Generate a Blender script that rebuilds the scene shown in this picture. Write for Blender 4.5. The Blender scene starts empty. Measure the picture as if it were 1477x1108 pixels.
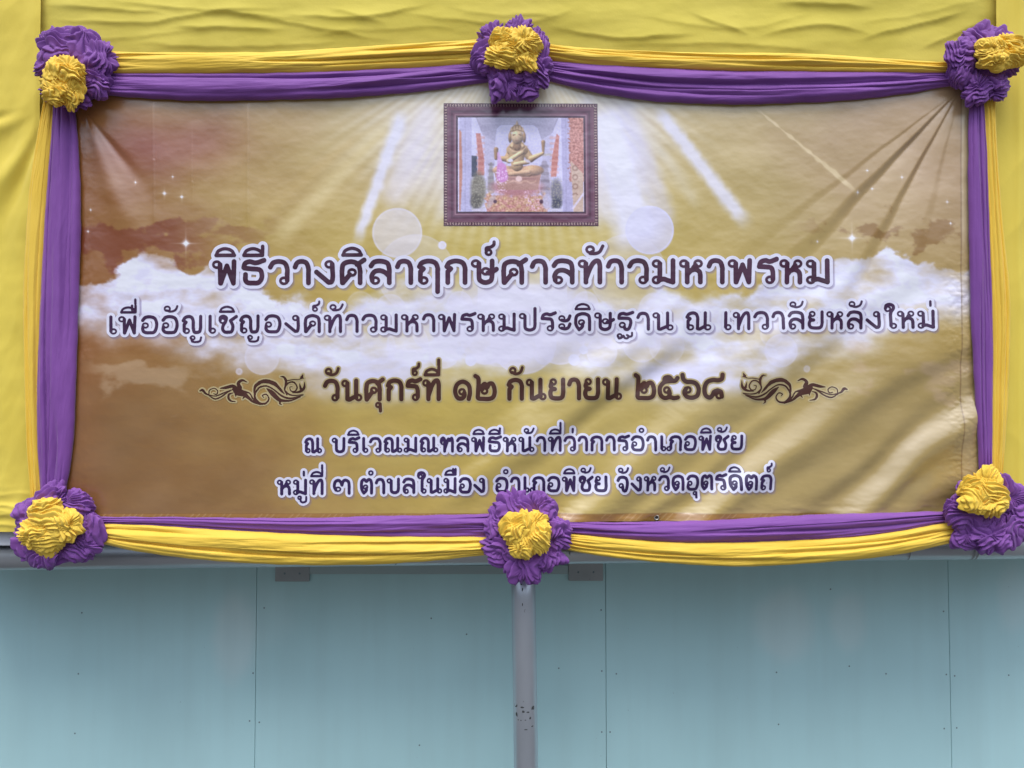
import bpy, math, random
import numpy as np
from mathutils import Vector

# ------------------------------------------------------------------ camera, world, sun, exposure
SC = bpy.context.scene
COL = SC.collection
F = 1100.0                 # focal length in photo pixels (photo 1477 x 1108)
DIST = 2.06                # camera to banner plane (y = 0)
ZC = 1.66
PITCH = math.radians(2.0)
cam_d = bpy.data.cameras.new('camera')
cam = bpy.data.objects.new('camera', cam_d)
COL.objects.link(cam)
cam_d.sensor_width = 36.0
cam_d.lens = 36.0 * F / 1477.0
cam_d.clip_start = 0.05
cam_d.clip_end = 500
cam.location = (0, -DIST, ZC)
cam.rotation_euler = (math.pi / 2 + PITCH, 0, 0)
SC.camera = cam

SUN_EL, SUN_AZ = math.radians(63), math.radians(-20)   # azimuth: from the camera side, a little to the left
world = bpy.data.worlds.new('World')
SC.world = world
world.use_nodes = True
wn = world.node_tree
wn.nodes.clear()
sky = wn.nodes.new('ShaderNodeTexSky')
sky.sky_type = 'NISHITA'
sky.sun_disc = False
sky.sun_elevation = SUN_EL
sky.sun_rotation = math.radians(180) + SUN_AZ
sky.air_density = 1.0
sky.dust_density = 1.0
hs = wn.nodes.new('ShaderNodeHueSaturation')
hs.inputs['Saturation'].default_value = 0.55          # overcast sky
bg = wn.nodes.new('ShaderNodeBackground')
bg.inputs['Strength'].default_value = 0.14
wo = wn.nodes.new('ShaderNodeOutputWorld')
wtc = wn.nodes.new('ShaderNodeTexCoord')
wsp = wn.nodes.new('ShaderNodeSeparateXYZ')
wmr = wn.nodes.new('ShaderNodeMapRange')              # added sky ramp: low sky cut, overhead boosted to darken the wall top
wmr.inputs['From Min'].default_value = 0.14; wmr.inputs['From Max'].default_value = 0.62
wmr.inputs['To Min'].default_value = 0.08; wmr.inputs['To Max'].default_value = 2.25
wmx = wn.nodes.new('ShaderNodeVectorMath'); wmx.operation = 'SCALE'
wn.links.new(wtc.outputs['Generated'], wsp.inputs[0]); wn.links.new(wsp.outputs['Z'], wmr.inputs['Value'])
wn.links.new(sky.outputs[0], hs.inputs['Color'])
wn.links.new(hs.outputs[0], wmx.inputs[0]); wn.links.new(wmr.outputs[0], wmx.inputs['Scale'])
wn.links.new(wmx.outputs[0], bg.inputs['Color'])
wn.links.new(bg.outputs[0], wo.inputs['Surface'])

sun_d = bpy.data.lights.new('sun', 'SUN')
sun_d.energy = 1.45
sun_d.angle = math.radians(30)
sun_d.color = (1.0, 0.985, 0.965)
sun = bpy.data.objects.new('sun', sun_d)
COL.objects.link(sun)
sd = Vector((math.sin(SUN_AZ) * math.cos(SUN_EL), -math.cos(SUN_AZ) * math.cos(SUN_EL), math.sin(SUN_EL)))
sun.rotation_euler = sd.to_track_quat('Z', 'Y').to_euler()
sun.location = (-1, -3, 5)

SC.view_settings.view_transform = 'Standard'
SC.view_settings.look = 'None'
SC.view_settings.gamma = 1.0
SC.view_settings.use_curve_mapping = False
SC.view_settings.exposure = 0.40

# ------------------------------------------------------------------ helpers
ca, sa = math.cos(PITCH), math.sin(PITCH)
def P(px, py, y=0.0):
    """photo pixel -> world point on the vertical plane at depth y (numpy friendly)"""
    u = (np.asarray(px, float) - 738.5) / F
    v = (554.0 - np.asarray(py, float)) / F
    dy = ca - v * sa
    dz = sa + v * ca
    t = (y + DIST) / dy
    return np.stack(np.broadcast_arrays(u * t, y + 0 * t, ZC + dz * t), -1)

def lin(c):
    c = np.asarray(c, float) / 255.0
    return np.where(c <= 0.04045, c / 12.92, ((c + 0.055) / 1.055) ** 2.4)

def sstep(a, b, x):
    t = np.clip((x - a) / (b - a), 0, 1)
    return t * t * (3 - 2 * t)

_tab = {}
def noise(x, y, seed=0):
    """gradient noise, about -1..1"""
    if seed not in _tab:
        r = np.random.RandomState(seed)
        a = r.rand(256, 256) * 2 * np.pi
        _tab[seed] = (np.cos(a), np.sin(a))
    gx, gy = _tab[seed]
    x, y = np.broadcast_arrays(np.asarray(x, float), np.asarray(y, float))
    xi = np.floor(x).astype(int); yi = np.floor(y).astype(int)
    xf = x - xi; yf = y - yi
    u = xf ** 3 * (xf * (xf * 6 - 15) + 10); v = yf ** 3 * (yf * (yf * 6 - 15) + 10)
    def g(ix, iy, dx, dy):
        return gx[ix & 255, iy & 255] * dx + gy[ix & 255, iy & 255] * dy
    a = g(xi, yi, xf, yf); b = g(xi + 1, yi, xf - 1, yf)
    c = g(xi, yi + 1, xf, yf - 1); d = g(xi + 1, yi + 1, xf - 1, yf - 1)
    return 1.5 * ((a + u * (b - a)) + v * ((c + u * (d - c)) - (a + u * (b - a))))

def fbm(x, y, seed=0, o=4, gain=0.5):
    s = 0; a = 1.0; f = 1.0
    for k in range(o):
        s = s + a * noise(x * f + 17.3 * k, y * f - 9.1 * k, seed + k)
        a *= gain; f *= 2.03
    return s

def make_mesh(name, V, F4, mat, parent=None, col=None, smooth=True):
    """V (n,3) array; F4 list/array of faces (array (m,4)/(m,3) or list of tuples)"""
    me = bpy.data.meshes.new(name)
    V = np.asarray(V, np.float32)
    if isinstance(F4, np.ndarray):
        n = F4.shape[1]
        loops = F4.ravel().astype(np.int32)
        starts = np.arange(len(F4), dtype=np.int32) * n
        tot = np.full(len(F4), n, np.int32)
    else:
        loops = np.fromiter((i for f in F4 for i in f), np.int32)
        tot = np.fromiter((len(f) for f in F4), np.int32)
        starts = np.concatenate([[0], np.cumsum(tot)[:-1]]).astype(np.int32)
    me.vertices.add(len(V)); me.vertices.foreach_set('co', V.ravel())
    me.loops.add(len(loops)); me.loops.foreach_set('vertex_index', loops)
    me.polygons.add(len(tot)); me.polygons.foreach_set('loop_start', starts)
    me.polygons.foreach_set('loop_total', tot)
    me.update(calc_edges=True)
    me.validate()
    if smooth:
        me.polygons.foreach_set('use_smooth', np.ones(len(me.polygons), bool))
    if col is not None:
        at = me.attributes.new('Col', 'FLOAT_COLOR', 'POINT')
        c4 = np.ones((len(V), 4), np.float32); c4[:, :3] = col
        at.data.foreach_set('color', c4.ravel())
    me.materials.append(mat)
    o = bpy.data.objects.new(name, me)
    COL.objects.link(o)
    if parent is not None:
        o.parent = parent
    return o

def grid_faces(ny, nx, flip=False):
    i = np.arange(ny * nx).reshape(ny, nx)
    f = np.stack([i[:-1, :-1], i[1:, :-1], i[1:, 1:], i[:-1, 1:]], -1).reshape(-1, 4)
    return f[:, ::-1].copy() if flip else f

def tag(o, label=None, cat=None, group=None, kind=None):
    if label: o['label'] = label
    if cat: o['category'] = cat
    if group: o['group'] = group
    if kind: o['kind'] = kind
    return o

def empty(name, loc):
    o = bpy.data.objects.new(name, None)
    COL.objects.link(o)
    o.location = loc
    o.empty_display_size = 0.05
    return o

def boxes(bl):
    V = []; Fc = []
    for (x0, x1, y0, y1, z0, z1) in bl:
        b = len(V)
        V += [(x0, y0, z0), (x1, y0, z0), (x1, y1, z0), (x0, y1, z0), (x0, y0, z1), (x1, y0, z1), (x1, y1, z1), (x0, y1, z1)]
        for f in ((0, 3, 2, 1), (4, 5, 6, 7), (0, 1, 5, 4), (1, 2, 6, 5), (2, 3, 7, 6), (3, 0, 4, 7)):
            Fc.append(tuple(b + k for k in f))
    return np.array(V), Fc

def bevel(o, w, seg=2):
    m = o.modifiers.new('bevel', 'BEVEL'); m.width = w; m.segments = seg; m.limit_method = 'ANGLE'
    for p in o.data.polygons: p.use_smooth = False
    return o

def catmull(pts, n=10):
    pts = np.asarray(pts, float)
    if len(pts) < 3: return pts
    p = np.vstack([2 * pts[0] - pts[1], pts, 2 * pts[-1] - pts[-2]])
    out = []
    for i in range(1, len(p) - 2):
        t = np.linspace(0, 1, n, endpoint=False)[:, None]
        a, b, c, d = p[i - 1], p[i], p[i + 1], p[i + 2]
        out.append(0.5 * (2 * b + (c - a) * t + (2 * a - 5 * b + 4 * c - d) * t ** 2 + (3 * b - a - 3 * c + d) * t ** 3))
    out.append(p[-2][None])
    return np.vstack(out)

# ------------------------------------------------------------------ materials
def mat(name, color=(0.5, 0.5, 0.5), rough=0.6, metal=0.0, spec=0.5, sheen=0.0, coat=0.0, coat_rough=0.1):
    m = bpy.data.materials.new(name); m.use_nodes = True
    b = m.node_tree.nodes['Principled BSDF']
    b.inputs['Base Color'].default_value = (*color, 1)
    b.inputs['Roughness'].default_value = rough
    b.inputs['Metallic'].default_value = metal
    b.inputs['Specular IOR Level'].default_value = spec
    b.inputs['Sheen Weight'].default_value = sheen
    b.inputs['Coat Weight'].default_value = coat
    b.inputs['Coat Roughness'].default_value = coat_rough
    return m, m.node_tree.nodes, m.node_tree.links, b

def attr_color(m_tuple):
    m, n, l, b = m_tuple
    a = n.new('ShaderNodeAttribute'); a.attribute_name = 'Col'
    l.new(a.outputs['Color'], b.inputs['Base Color'])
    return m

def noise_color(m_tuple, c0, c1, scale, detail=4, stretch=(1, 1, 1), lo=0.35, hi=0.65, bump=0.0, bump_scale=None):
    m, n, l, b = m_tuple
    tc = n.new('ShaderNodeTexCoord'); mp = n.new('ShaderNodeMapping'); mp.inputs['Scale'].default_value = stretch
    nz = n.new('ShaderNodeTexNoise'); nz.inputs['Scale'].default_value = scale; nz.inputs['Detail'].default_value = detail
    rp = n.new('ShaderNodeValToRGB')
    rp.color_ramp.elements[0].position = lo; rp.color_ramp.elements[0].color = (*c0, 1)
    rp.color_ramp.elements[1].position = hi; rp.color_ramp.elements[1].color = (*c1, 1)
    l.new(tc.outputs['Object'], mp.inputs['Vector']); l.new(mp.outputs[0], nz.inputs['Vector'])
    l.new(nz.outputs['Fac'], rp.inputs['Fac']); l.new(rp.outputs[0], b.inputs['Base Color'])
    if bump:
        n2 = n.new('ShaderNodeTexNoise'); n2.inputs['Scale'].default_value = bump_scale or scale * 4; n2.inputs['Detail'].default_value = 3
        l.new(mp.outputs[0], n2.inputs['Vector'])
        bp = n.new('ShaderNodeBump'); bp.inputs['Strength'].default_value = bump; bp.inputs['Distance'].default_value = 0.002
        l.new(n2.outputs['Fac'], bp.inputs['Height']); l.new(bp.outputs[0], b.inputs['Normal'])
    return m

def cloth_mat(name, c0, c1, rough=0.75, bump=0.12):
    return noise_color(mat(name, c0, rough, spec=0.25, sheen=0.15), c0, c1, 6.0, 5, bump=bump, bump_scale=160)

M_backdrop = cloth_mat('thin_yellow_cloth', (0.64, 0.52, 0.075), (0.70, 0.57, 0.095))
M_curtain = cloth_mat('doubled_yellow_cloth', (0.74, 0.565, 0.075), (0.79, 0.61, 0.090))
M_yellow = cloth_mat('golden_cloth', (0.82, 0.53, 0.055), (0.87, 0.58, 0.075), 0.65, 0.15)
M_purple = cloth_mat('purple_cloth', (0.20, 0.065, 0.29), (0.235, 0.080, 0.335), 0.60, 0.15)
M_print = attr_color(mat('glossy_vinyl_print', (1, 1, 1), 0.30, spec=0.9, coat=0.9, coat_rough=0.21))
def ink(name, c0, c1):
    return noise_color(mat(name, c0, 0.34, spec=0.5, coat=0.5, coat_rough=0.24), c0, c1, 9, 2)

# ------------------------------------------------------------------ ground
def paving_mat():
    return noise_color(mat('concrete_ground', rough=0.9), (0.075, 0.072, 0.066), (0.11, 0.105, 0.10), 3.0, 6, bump=0.3, bump_scale=60)
g = make_mesh('ground', np.array([(-60, -80, 0), (60, -80, 0), (60, 40, 0), (-60, 40, 0)]), np.array([[0, 1, 2, 3]]), paving_mat(), smooth=False)
tag(g, 'pale concrete ground in front of the stage wall', 'ground', kind='structure')

# ------------------------------------------------------------------ teal wall boards
WALL_Y = 0.36
def teal_mat():
    m, n, l, b = mat('pale_teal_board', rough=0.38, spec=0.5)
    tc = n.new('ShaderNodeTexCoord')
    nz = n.new('ShaderNodeTexNoise'); nz.inputs['Scale'].default_value = 2.2; nz.inputs['Detail'].default_value = 5
    l.new(tc.outputs['Object'], nz.inputs['Vector'])
    rp = n.new('ShaderNodeValToRGB')
    rp.color_ramp.elements[0].position = 0.3; rp.color_ramp.elements[0].color = (0.43, 0.655, 0.65, 1)
    rp.color_ramp.elements[1].position = 0.7; rp.color_ramp.elements[1].color = (0.48, 0.72, 0.715, 1)
    l.new(nz.outputs['Fac'], rp.inputs['Fac'])
    # pale soft-edged blotches
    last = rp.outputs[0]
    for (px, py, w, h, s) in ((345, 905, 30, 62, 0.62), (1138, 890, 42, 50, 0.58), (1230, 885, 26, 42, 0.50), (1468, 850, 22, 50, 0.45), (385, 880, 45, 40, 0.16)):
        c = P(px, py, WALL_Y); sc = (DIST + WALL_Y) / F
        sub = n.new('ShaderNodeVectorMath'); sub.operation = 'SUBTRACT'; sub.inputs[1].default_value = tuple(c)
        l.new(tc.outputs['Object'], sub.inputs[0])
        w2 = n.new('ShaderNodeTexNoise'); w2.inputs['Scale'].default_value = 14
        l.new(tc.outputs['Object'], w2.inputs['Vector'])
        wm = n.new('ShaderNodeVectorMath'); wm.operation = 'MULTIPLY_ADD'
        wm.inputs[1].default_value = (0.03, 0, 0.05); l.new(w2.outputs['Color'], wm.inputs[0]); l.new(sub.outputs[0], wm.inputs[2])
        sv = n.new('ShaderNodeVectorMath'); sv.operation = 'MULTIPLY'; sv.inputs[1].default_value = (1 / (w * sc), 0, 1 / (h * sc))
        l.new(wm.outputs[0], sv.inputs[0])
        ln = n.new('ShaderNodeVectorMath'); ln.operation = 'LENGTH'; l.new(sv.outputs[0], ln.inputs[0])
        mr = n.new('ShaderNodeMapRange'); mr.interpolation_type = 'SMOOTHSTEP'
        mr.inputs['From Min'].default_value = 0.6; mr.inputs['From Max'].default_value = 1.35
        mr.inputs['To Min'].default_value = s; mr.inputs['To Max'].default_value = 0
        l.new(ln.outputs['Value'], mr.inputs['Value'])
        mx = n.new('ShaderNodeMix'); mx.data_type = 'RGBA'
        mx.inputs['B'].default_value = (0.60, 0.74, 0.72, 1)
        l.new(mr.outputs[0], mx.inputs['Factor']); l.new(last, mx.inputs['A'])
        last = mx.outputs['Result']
    # tiny dark specks
    vo = n.new('ShaderNodeTexNoise'); vo.inputs['Scale'].default_value = 70; vo.inputs['Detail'].default_value = 2
    l.new(tc.outputs['Object'], vo.inputs['Vector'])
    r2 = n.new('ShaderNodeMapRange'); r2.inputs['From Min'].default_value = 0.76; r2.inputs['From Max'].default_value = 0.84
    r2.inputs['To Max'].default_value = 0.55
    l.new(vo.outputs['Fac'], r2.inputs['Value'])
    mx = n.new('ShaderNodeMix'); mx.data_type = 'RGBA'; mx.inputs['B'].default_value = (0.12, 0.16, 0.17, 1)
    l.new(r2.outputs[0], mx.inputs['Factor']); l.new(last, mx.inputs['A'])
    # faint vertical dirt runs and rubbed smears
    mpv = n.new('ShaderNodeMapping'); mpv.inputs['Scale'].default_value = (9, 9, 0.7); l.new(tc.outputs['Object'], mpv.inputs['Vector'])
    nv = n.new('ShaderNodeTexNoise'); nv.inputs['Scale'].default_value = 1.6; nv.inputs['Detail'].default_value = 6; l.new(mpv.outputs[0], nv.inputs['Vector'])
    r3 = n.new('ShaderNodeMapRange'); r3.inputs['From Min'].default_value = 0.42; r3.inputs['From Max'].default_value = 0.72; r3.inputs['To Max'].default_value = 0.16
    l.new(nv.outputs['Fac'], r3.inputs['Value'])
    mxv = n.new('ShaderNodeMix'); mxv.data_type = 'RGBA'; mxv.inputs['B'].default_value = (0.34, 0.46, 0.44, 1)
    l.new(r3.outputs[0], mxv.inputs['Factor']); l.new(last, mxv.inputs['A']); l.new(mxv.outputs['Result'], mx.inputs['A'])
    l.new(mx.outputs['Result'], b.inputs['Base Color'])
    bn = n.new('ShaderNodeTexNoise'); bn.inputs['Scale'].default_value = 5; l.new(tc.outputs['Object'], bn.inputs['Vector'])
    bp = n.new('ShaderNodeBump'); bp.inputs['Strength'].default_value = 0.15; bp.inputs['Distance'].default_value = 0.01
    l.new(bn.outputs['Fac'], bp.inputs['Height']); l.new(bp.outputs[0], b.inputs['Normal'])
    return m
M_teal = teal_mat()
M_screw = mat('dull_screw', (0.18, 0.24, 0.25), 0.5, 0.2)[0]
seams = [P(-150, 900, WALL_Y)[0], P(369, 950, WALL_Y)[0], P(874, 950, WALL_Y)[0], P(1370, 950, WALL_Y)[0], P(1900, 900, WALL_Y)[0]]
screws = [(118, 884), (113, 972), (108, 1058), (381, 877), (365, 971), (360, 1040), (374, 1042), (622, 892), (673, 915), (867, 880),
          (868, 968), (889, 972), (868, 1056), (880, 1056), (806, 964), (1198, 850), (1120, 970), (1278, 972), (1361, 882), (1377, 975),
          (1365, 973), (1123, 1045), (1380, 1050), (1362, 1051), (1455, 974), (1225, 961), (605, 1075)]
wl = ['pale teal wall board at far left under the white beam end, three dark screws down it',
      'pale teal wall board between the left seam and the pole, left plate on it',
      'wide pale teal wall board right of the pole with two pale blotches',
      'narrow pale teal wall board at far right edge below the lower right rosette']
panels = []
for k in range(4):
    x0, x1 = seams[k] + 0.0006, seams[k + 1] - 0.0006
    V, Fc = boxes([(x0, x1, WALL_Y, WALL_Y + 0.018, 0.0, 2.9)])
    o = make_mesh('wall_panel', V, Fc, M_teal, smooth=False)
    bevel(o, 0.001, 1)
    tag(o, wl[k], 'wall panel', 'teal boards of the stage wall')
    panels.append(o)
def disc(c, r, ry, n=16):
    a = np.linspace(0, 2 * np.pi, n, endpoint=False)
    V = [(c[0], c[1] - ry, c[2])] + [(c[0] + r * math.cos(t), c[1], c[2] + r * math.sin(t)) for t in a]
    Fc = [(0, 1 + (k + 1) % n, 1 + k)[::-1] for k in range(n)]
    return np.array(V), Fc
for (px, py) in screws:
    c = P(px, py, WALL_Y - 0.0003)
    k = max(0, min(3, sum(1 for s in seams if s < c[0]) - 1))
    V, Fc = disc(c, 0.0026, 0.0012)
    make_mesh('screw', V, Fc, M_screw, panels[k])
V, Fc = boxes([(seams[0], seams[-1], WALL_Y + 0.02, WALL_Y + 0.06, 0.0, 2.9)])
o = make_mesh('stud_frame', V, Fc, mat('grey_framing', (0.16, 0.20, 0.20), 0.9)[0], smooth=False)
tag(o, 'dark framing seen only through the thin seams between teal boards', 'wall frame', kind='structure')

# ------------------------------------------------------------------ steel: ledge, crossbar pipe, pole, plates
def steel_mat(name, c0, c1, scale, stretch, rough=0.45, metal=0.55):
    m, n, l, b = mat(name, c0, rough, metal)
    noise_color((m, n, l, b), c0, c1, scale, 5, stretch, bump=0.1, bump_scale=40)
    # rust / dirt flecks
    tc = n.new('ShaderNodeTexCoord')
    nz = n.new('ShaderNodeTexNoise'); nz.inputs['Scale'].default_value = 55; nz.inputs['Detail'].default_value = 4
    l.new(tc.outputs['Object'], nz.inputs['Vector'])
    mr = n.new('ShaderNodeMapRange'); mr.inputs['From Min'].default_value = 0.70; mr.inputs['From Max'].default_value = 0.78
    l.new(nz.outputs['Fac'], mr.inputs['Value'])
    mx = n.new('ShaderNodeMix'); mx.data_type = 'RGBA'; mx.inputs['B'].default_value = (0.06, 0.06, 0.06, 1)
    old = b.inputs['Base Color'].links[0].from_socket
    l.new(mr.outputs[0], mx.inputs['Factor']); l.new(old, mx.inputs['A']); l.new(mx.outputs['Result'], b.inputs['Base Color'])
    return m
M_galv = steel_mat('galvanised_steel', (0.50, 0.535, 0.575), (0.62, 0.655, 0.70), 5, (1, 1, 0.4), 0.38, 0.8)
M_pipe = steel_mat('dull_galvanised_pipe', (0.50, 0.52, 0.54), (0.62, 0.64, 0.66), 4, (0.4, 1, 1), 0.36, 0.8)
M_plate = steel_mat('grey_plate', (0.33, 0.35, 0.345), (0.39, 0.40, 0.395), 8, (1, 1, 1), 0.6, 0.2)

def tube(path, r, n=40, cap=True):
    path = np.asarray(path, float); m = len(path)
    d = path[-1] - path[0]; d = d / np.linalg.norm(d)
    a = np.cross(d, (0, 1, 0)) if abs(d[1]) < 0.9 else np.cross(d, (1, 0, 0)); a /= np.linalg.norm(a); b = np.cross(d, a)
    t = np.linspace(0, 2 * np.pi, n, endpoint=False)
    V = (path[:, None] + (np.cos(t)[None, :, None] * a + np.sin(t)[None, :, None] * b) * np.asarray(r).reshape(-1, 1, 1)).reshape(-1, 3)
    Fc = []
    for i in range(m - 1):
        for k in range(n):
            Fc.append((i * n + k, i * n + (k + 1) % n, (i + 1) * n + (k + 1) % n, (i + 1) * n + k))
    if cap:
        Fc.append(tuple(range(n))[::-1]); Fc.append(tuple((m - 1) * n + k for k in range(n)))
    return V, Fc

PIPE_Y = 0.062
def pipe_at(px):
    return P(px, 805.5 - 16.3 * px / 1477.0, PIPE_Y)
xl, xr = pipe_at(-160)[0], pipe_at(1640)[0]
zl = pipe_at(757)[2]
V, Fc = tube([pipe_at(-160), pipe_at(1640)], [0.0318, 0.0318], 48)
pipe = make_mesh('crossbar_pipe', V, Fc, M_pipe)
tag(pipe, 'horizontal grey steel pipe running under the banner and yellow cloth', 'pipe')
for (px, w) in ((1305, 0.0006), (1397, 0.0022), (1402, 0.0016)):
    q = pipe_at(px); dq = pipe_at(px + 1) - q; dq = dq / np.linalg.norm(dq) * w
    V, Fc = tube([q - dq, q + dq], [0.0323, 0.0323], 48)
    make_mesh('weld_seam', V, Fc, M_plate, pipe)

zt = P(0, 772, 0.1)[2]
V, Fc = boxes([(xl, xr, 0.098, WALL_Y - 0.002, P(0, 789, 0.1)[2] - 0.03, zt + 0.05), (xl, P(40, 780, 0.03)[0], 0.034, 0.097, P(0, 787.5, 0.034)[2], P(0, 762, 0.034)[2])])  # rear box unseen, carried back to the wall to block skylight; front lip shows
o = bevel(make_mesh('ledge_beam', V, Fc, mat('pale_grey_paint', (0.62, 0.64, 0.68), 0.5)[0], smooth=False), 0.003)
tag(o, 'pale grey painted ledge beam showing behind pipe beside lower left rosette', 'beam')

# vertical pole
pt, pb = P(754.5, 830, PIPE_Y), P(758.5, 1108, PIPE_Y)
dirp = (pb - pt) / (pt[2] - pb[2])
p0 = np.array([pt[0], PIPE_Y, zl - 0.020]); p1 = p0 + dirp * (p0[2] - 0.0); p1[1] = PIPE_Y
V, Fc = tube([p0 + (p1 - p0) * t for t in np.linspace(0, 1, 12)], [0.0332] * 12, 48)
pole = make_mesh('support_pole', V, Fc, M_galv)
tag(pole, 'upright round grey steel pole below the bottom middle rosette', 'pole')
# old tape residue flecks round the pole
random.seed(4)
V, Fc = [], []
def pole_patch(px, py, w, h):
    t = (py - 830) / 278.0
    cx = p0[0] + (p1[0] - p0[0]) * ((p0[2] - P(px, py, PIPE_Y)[2]) / (p0[2] - p1[2]))
    off = (px - (755.5 + 4 * t)) * (DIST + PIPE_Y - 0.03) / F
    off = max(-0.030, min(0.030, off)); zz = P(px, py, PIPE_Y - 0.03)[2]
    sc = 0.5 * (DIST) / F
    b = len(V); pts = []
    n = 7
    for k in range(n):
        a = 2 * math.pi * k / n
        ox = off + math.cos(a) * w * sc * random.uniform(0.6, 1.2); oz = math.sin(a) * h * sc * random.uniform(0.6, 1.2)
        ox = max(-0.0328, min(0.0328, ox))
        V.append((cx + ox, PIPE_Y - math.sqrt(max(0, 0.0332 ** 2 - ox * ox)) - 0.0004, zz + oz))
    Fc.append(tuple(b + k for k in range(n)))
for (px, py, w, h) in ((745, 1019, 5, 8), (769, 1022, 5, 7), (754, 1020, 6, 2.5), (755, 1026, 5, 5), (762, 1027, 5, 2.5), (746, 1032, 3, 7), (765, 1036, 3, 5),
                       (748, 1039, 2, 2), (752, 1039, 2, 2), (758, 1038, 3, 1.5), (768, 1048, 3, 2), (759, 1052, 5, 1.6), (752, 842, 3, 6), (754, 850, 2, 7),
                       (754, 872, 1.4, 6)):
    pole_patch(px, py, w, h)
make_mesh('residue_flecks', np.array(V), Fc, mat('dark_residue', (0.05, 0.055, 0.055), 0.8)[0], pole, smooth=False)['kind'] = 'stuff'

# mounting plates with bolts, thin bar between them
def plate(x0, x1, y0, y1, label):
    yq = WALL_Y - 0.012
    a, b = P(x0, y0, yq), P(x1, y1, yq)
    V, Fc = boxes([(a[0], b[0], yq, WALL_Y - 0.001, b[2], a[2])])
    o = bevel(make_mesh('mounting_plate', V, Fc, M_plate, smooth=False), 0.0015)
    tag(o, label, 'mounting plate', 'grey plates bolted to the wall')
    for fx in (0.28, 0.72):
        for fz in (0.30, 0.62):
            c = (a[0] + (b[0] - a[0]) * fx, yq - 0.0005, b[2] + (a[2] - b[2]) * fz)
            V, Fc = disc(c, 0.0032, 0.003)
            make_mesh('bolt', V, Fc, M_screw, o)
    return o
plate(397, 446, 800, 839, 'small square grey plate on wall under the left half of bottom swag')
plate(820, 870, 796, 838, 'small square grey plate on wall just right of the bottom middle rosette')
a, b = P(446, 815, WALL_Y - 0.006), P(820, 828, WALL_Y - 0.006)
V, Fc = boxes([(a[0] + 0.001, b[0] - 0.001, WALL_Y - 0.010, WALL_Y - 0.001, b[2], a[2])])
o = bevel(make_mesh('conduit_bar', V, Fc, mat('teal_grey_bar', (0.37, 0.46, 0.45), 0.6)[0], smooth=False), 0.002)
tag(o, 'thin grey bar running along the wall between the two plates', 'bar')

# ------------------------------------------------------------------ yellow backdrop cloths
def ridged(n, p=1.0):
    return (1 - np.abs(n)) ** p

def cloth_sheet(name, px0, px1, py0, py1, y, fn, m, pitch=2.0):
    nx, ny = int((px1 - px0) / pitch), int((py1 - py0) / pitch)
    X, Y = np.meshgrid(np.linspace(px0, px1, nx), np.linspace(py0, py1, ny))
    z, dx = fn(X, Y)
    p = P(X + dx, Y, y)
    p[..., 1] -= z
    return make_mesh(name, p.reshape(-1, 3), grid_faces(ny, nx), m)

CREASES = [[(140, 2), (330, 20), (470, 32)], [(60, 27), (200, 36), (300, 20), (420, 12)], [(60, 46), (170, 56), (340, 36)], [(66, 8), (250, 22)],
           [(300, 14), (430, 36), (570, 60)], [(420, 52), (600, 40), (690, 47)], [(400, 22), (520, 26), (630, 4)], [(180, 62), (340, 69), (520, 58)],
           [(560, 18), (740, 36), (850, 8)], [(790, 38), (900, 56), (1010, 48)], [(900, 20), (1060, 42), (1190, 14)], [(990, 16), (1085, 54)],
           [(1090, 54), (1190, 36), (1262, 52)], [(1225, 36), (1330, 20), (1436, -4)], [(1235, 58), (1400, 16)], [(1325, 72), (1424, 28)],
           [(640, 8), (700, 22), (820, 24)], [(240, 40), (420, 44)], [(860, 66), (1040, 64), (1220, 76)], [(470, 10), (560, 36)], [(1120, 4), (1260, 10)]]
def bd_fn(X, Y):
    # loose horizontal drape with long pulled creases running in from the fixings
    wx = X + 60 * noise(X / 260, Y / 120, 3); wy = Y + 14 * noise(X / 240, Y / 150, 5)
    z = 0.0045 * noise(wx / 420, wy / 52, 11) + 0.0022 * noise(wx / 160 + wy / 60, wy / 34, 12) + 0.004 * fbm(X / 300, Y / 160, 21, 3) + 0.0006 * fbm(X / 40, Y / 16, 15, 3)
    for i, cr in enumerate(CREASES):
        q = catmull(cr, 8) if len(cr) > 2 else np.linspace(cr[0], cr[1], 9)
        yc = np.interp(X, q[:, 0], q[:, 1]) + 2.0 * noise(X / 34, i * 3.7, 22)
        t = (X - q[0, 0]) / (q[-1, 0] - q[0, 0])
        d = Y - yc
        a = 0.0046 + 0.0020 * math.sin(i * 2.3)
        z = z + a * np.where(d > 0, np.exp(-d / 3.6), np.exp(d / 18.0)) * sstep(-0.04, 0.3, t) * sstep(1.04, 0.7, t)
    return z, 0 * X
o = cloth_sheet('backdrop_cloth', -60, 1560, -330, 768, 0.040, bd_fn, M_backdrop, 2.2)
tag(o, 'wide creased olive yellow backdrop cloth stretched behind the banner above top swags', 'backdrop cloth')

def left_fn(X, Y):
    # folds fanning down-left from the upper left rosette, vertical soft folds at top
    t = np.arctan2(Y - 150, 75 - X + 0.01)
    rho = np.hypot(Y - 150, 75 - X)
    fan = 0.009 * np.sin(t * 14 + 2.2 * noise(rho / 150, t * 2, 31)) * sstep(20, 120, rho) * sstep(150, 190, Y) * np.clip(1.15 - rho / 520, 0.25, 1)
    z = 0.010 + fan + 0.0022 * ridged(noise(X / 60 + Y / 160, Y / 130 - X / 160, 32), 2) + 0.005 * fbm(X / 90 + Y / 300, Y / 170, 33, 4)
    z += 0.006 * np.exp(-((Y - 740) / 26.0) ** 2) * ridged(noise(X / 60, Y / 14, 36), 2)
    edge = sstep(62, 52, X)
    return z * (0.6 + 0.4 * edge), 1.5 * noise(Y / 90, 0.5, 34) * sstep(0, 60, X)
o = cloth_sheet('side_curtain', -170, 60, -330, 766, 0.026, left_fn, M_curtain, 1.8)
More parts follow.
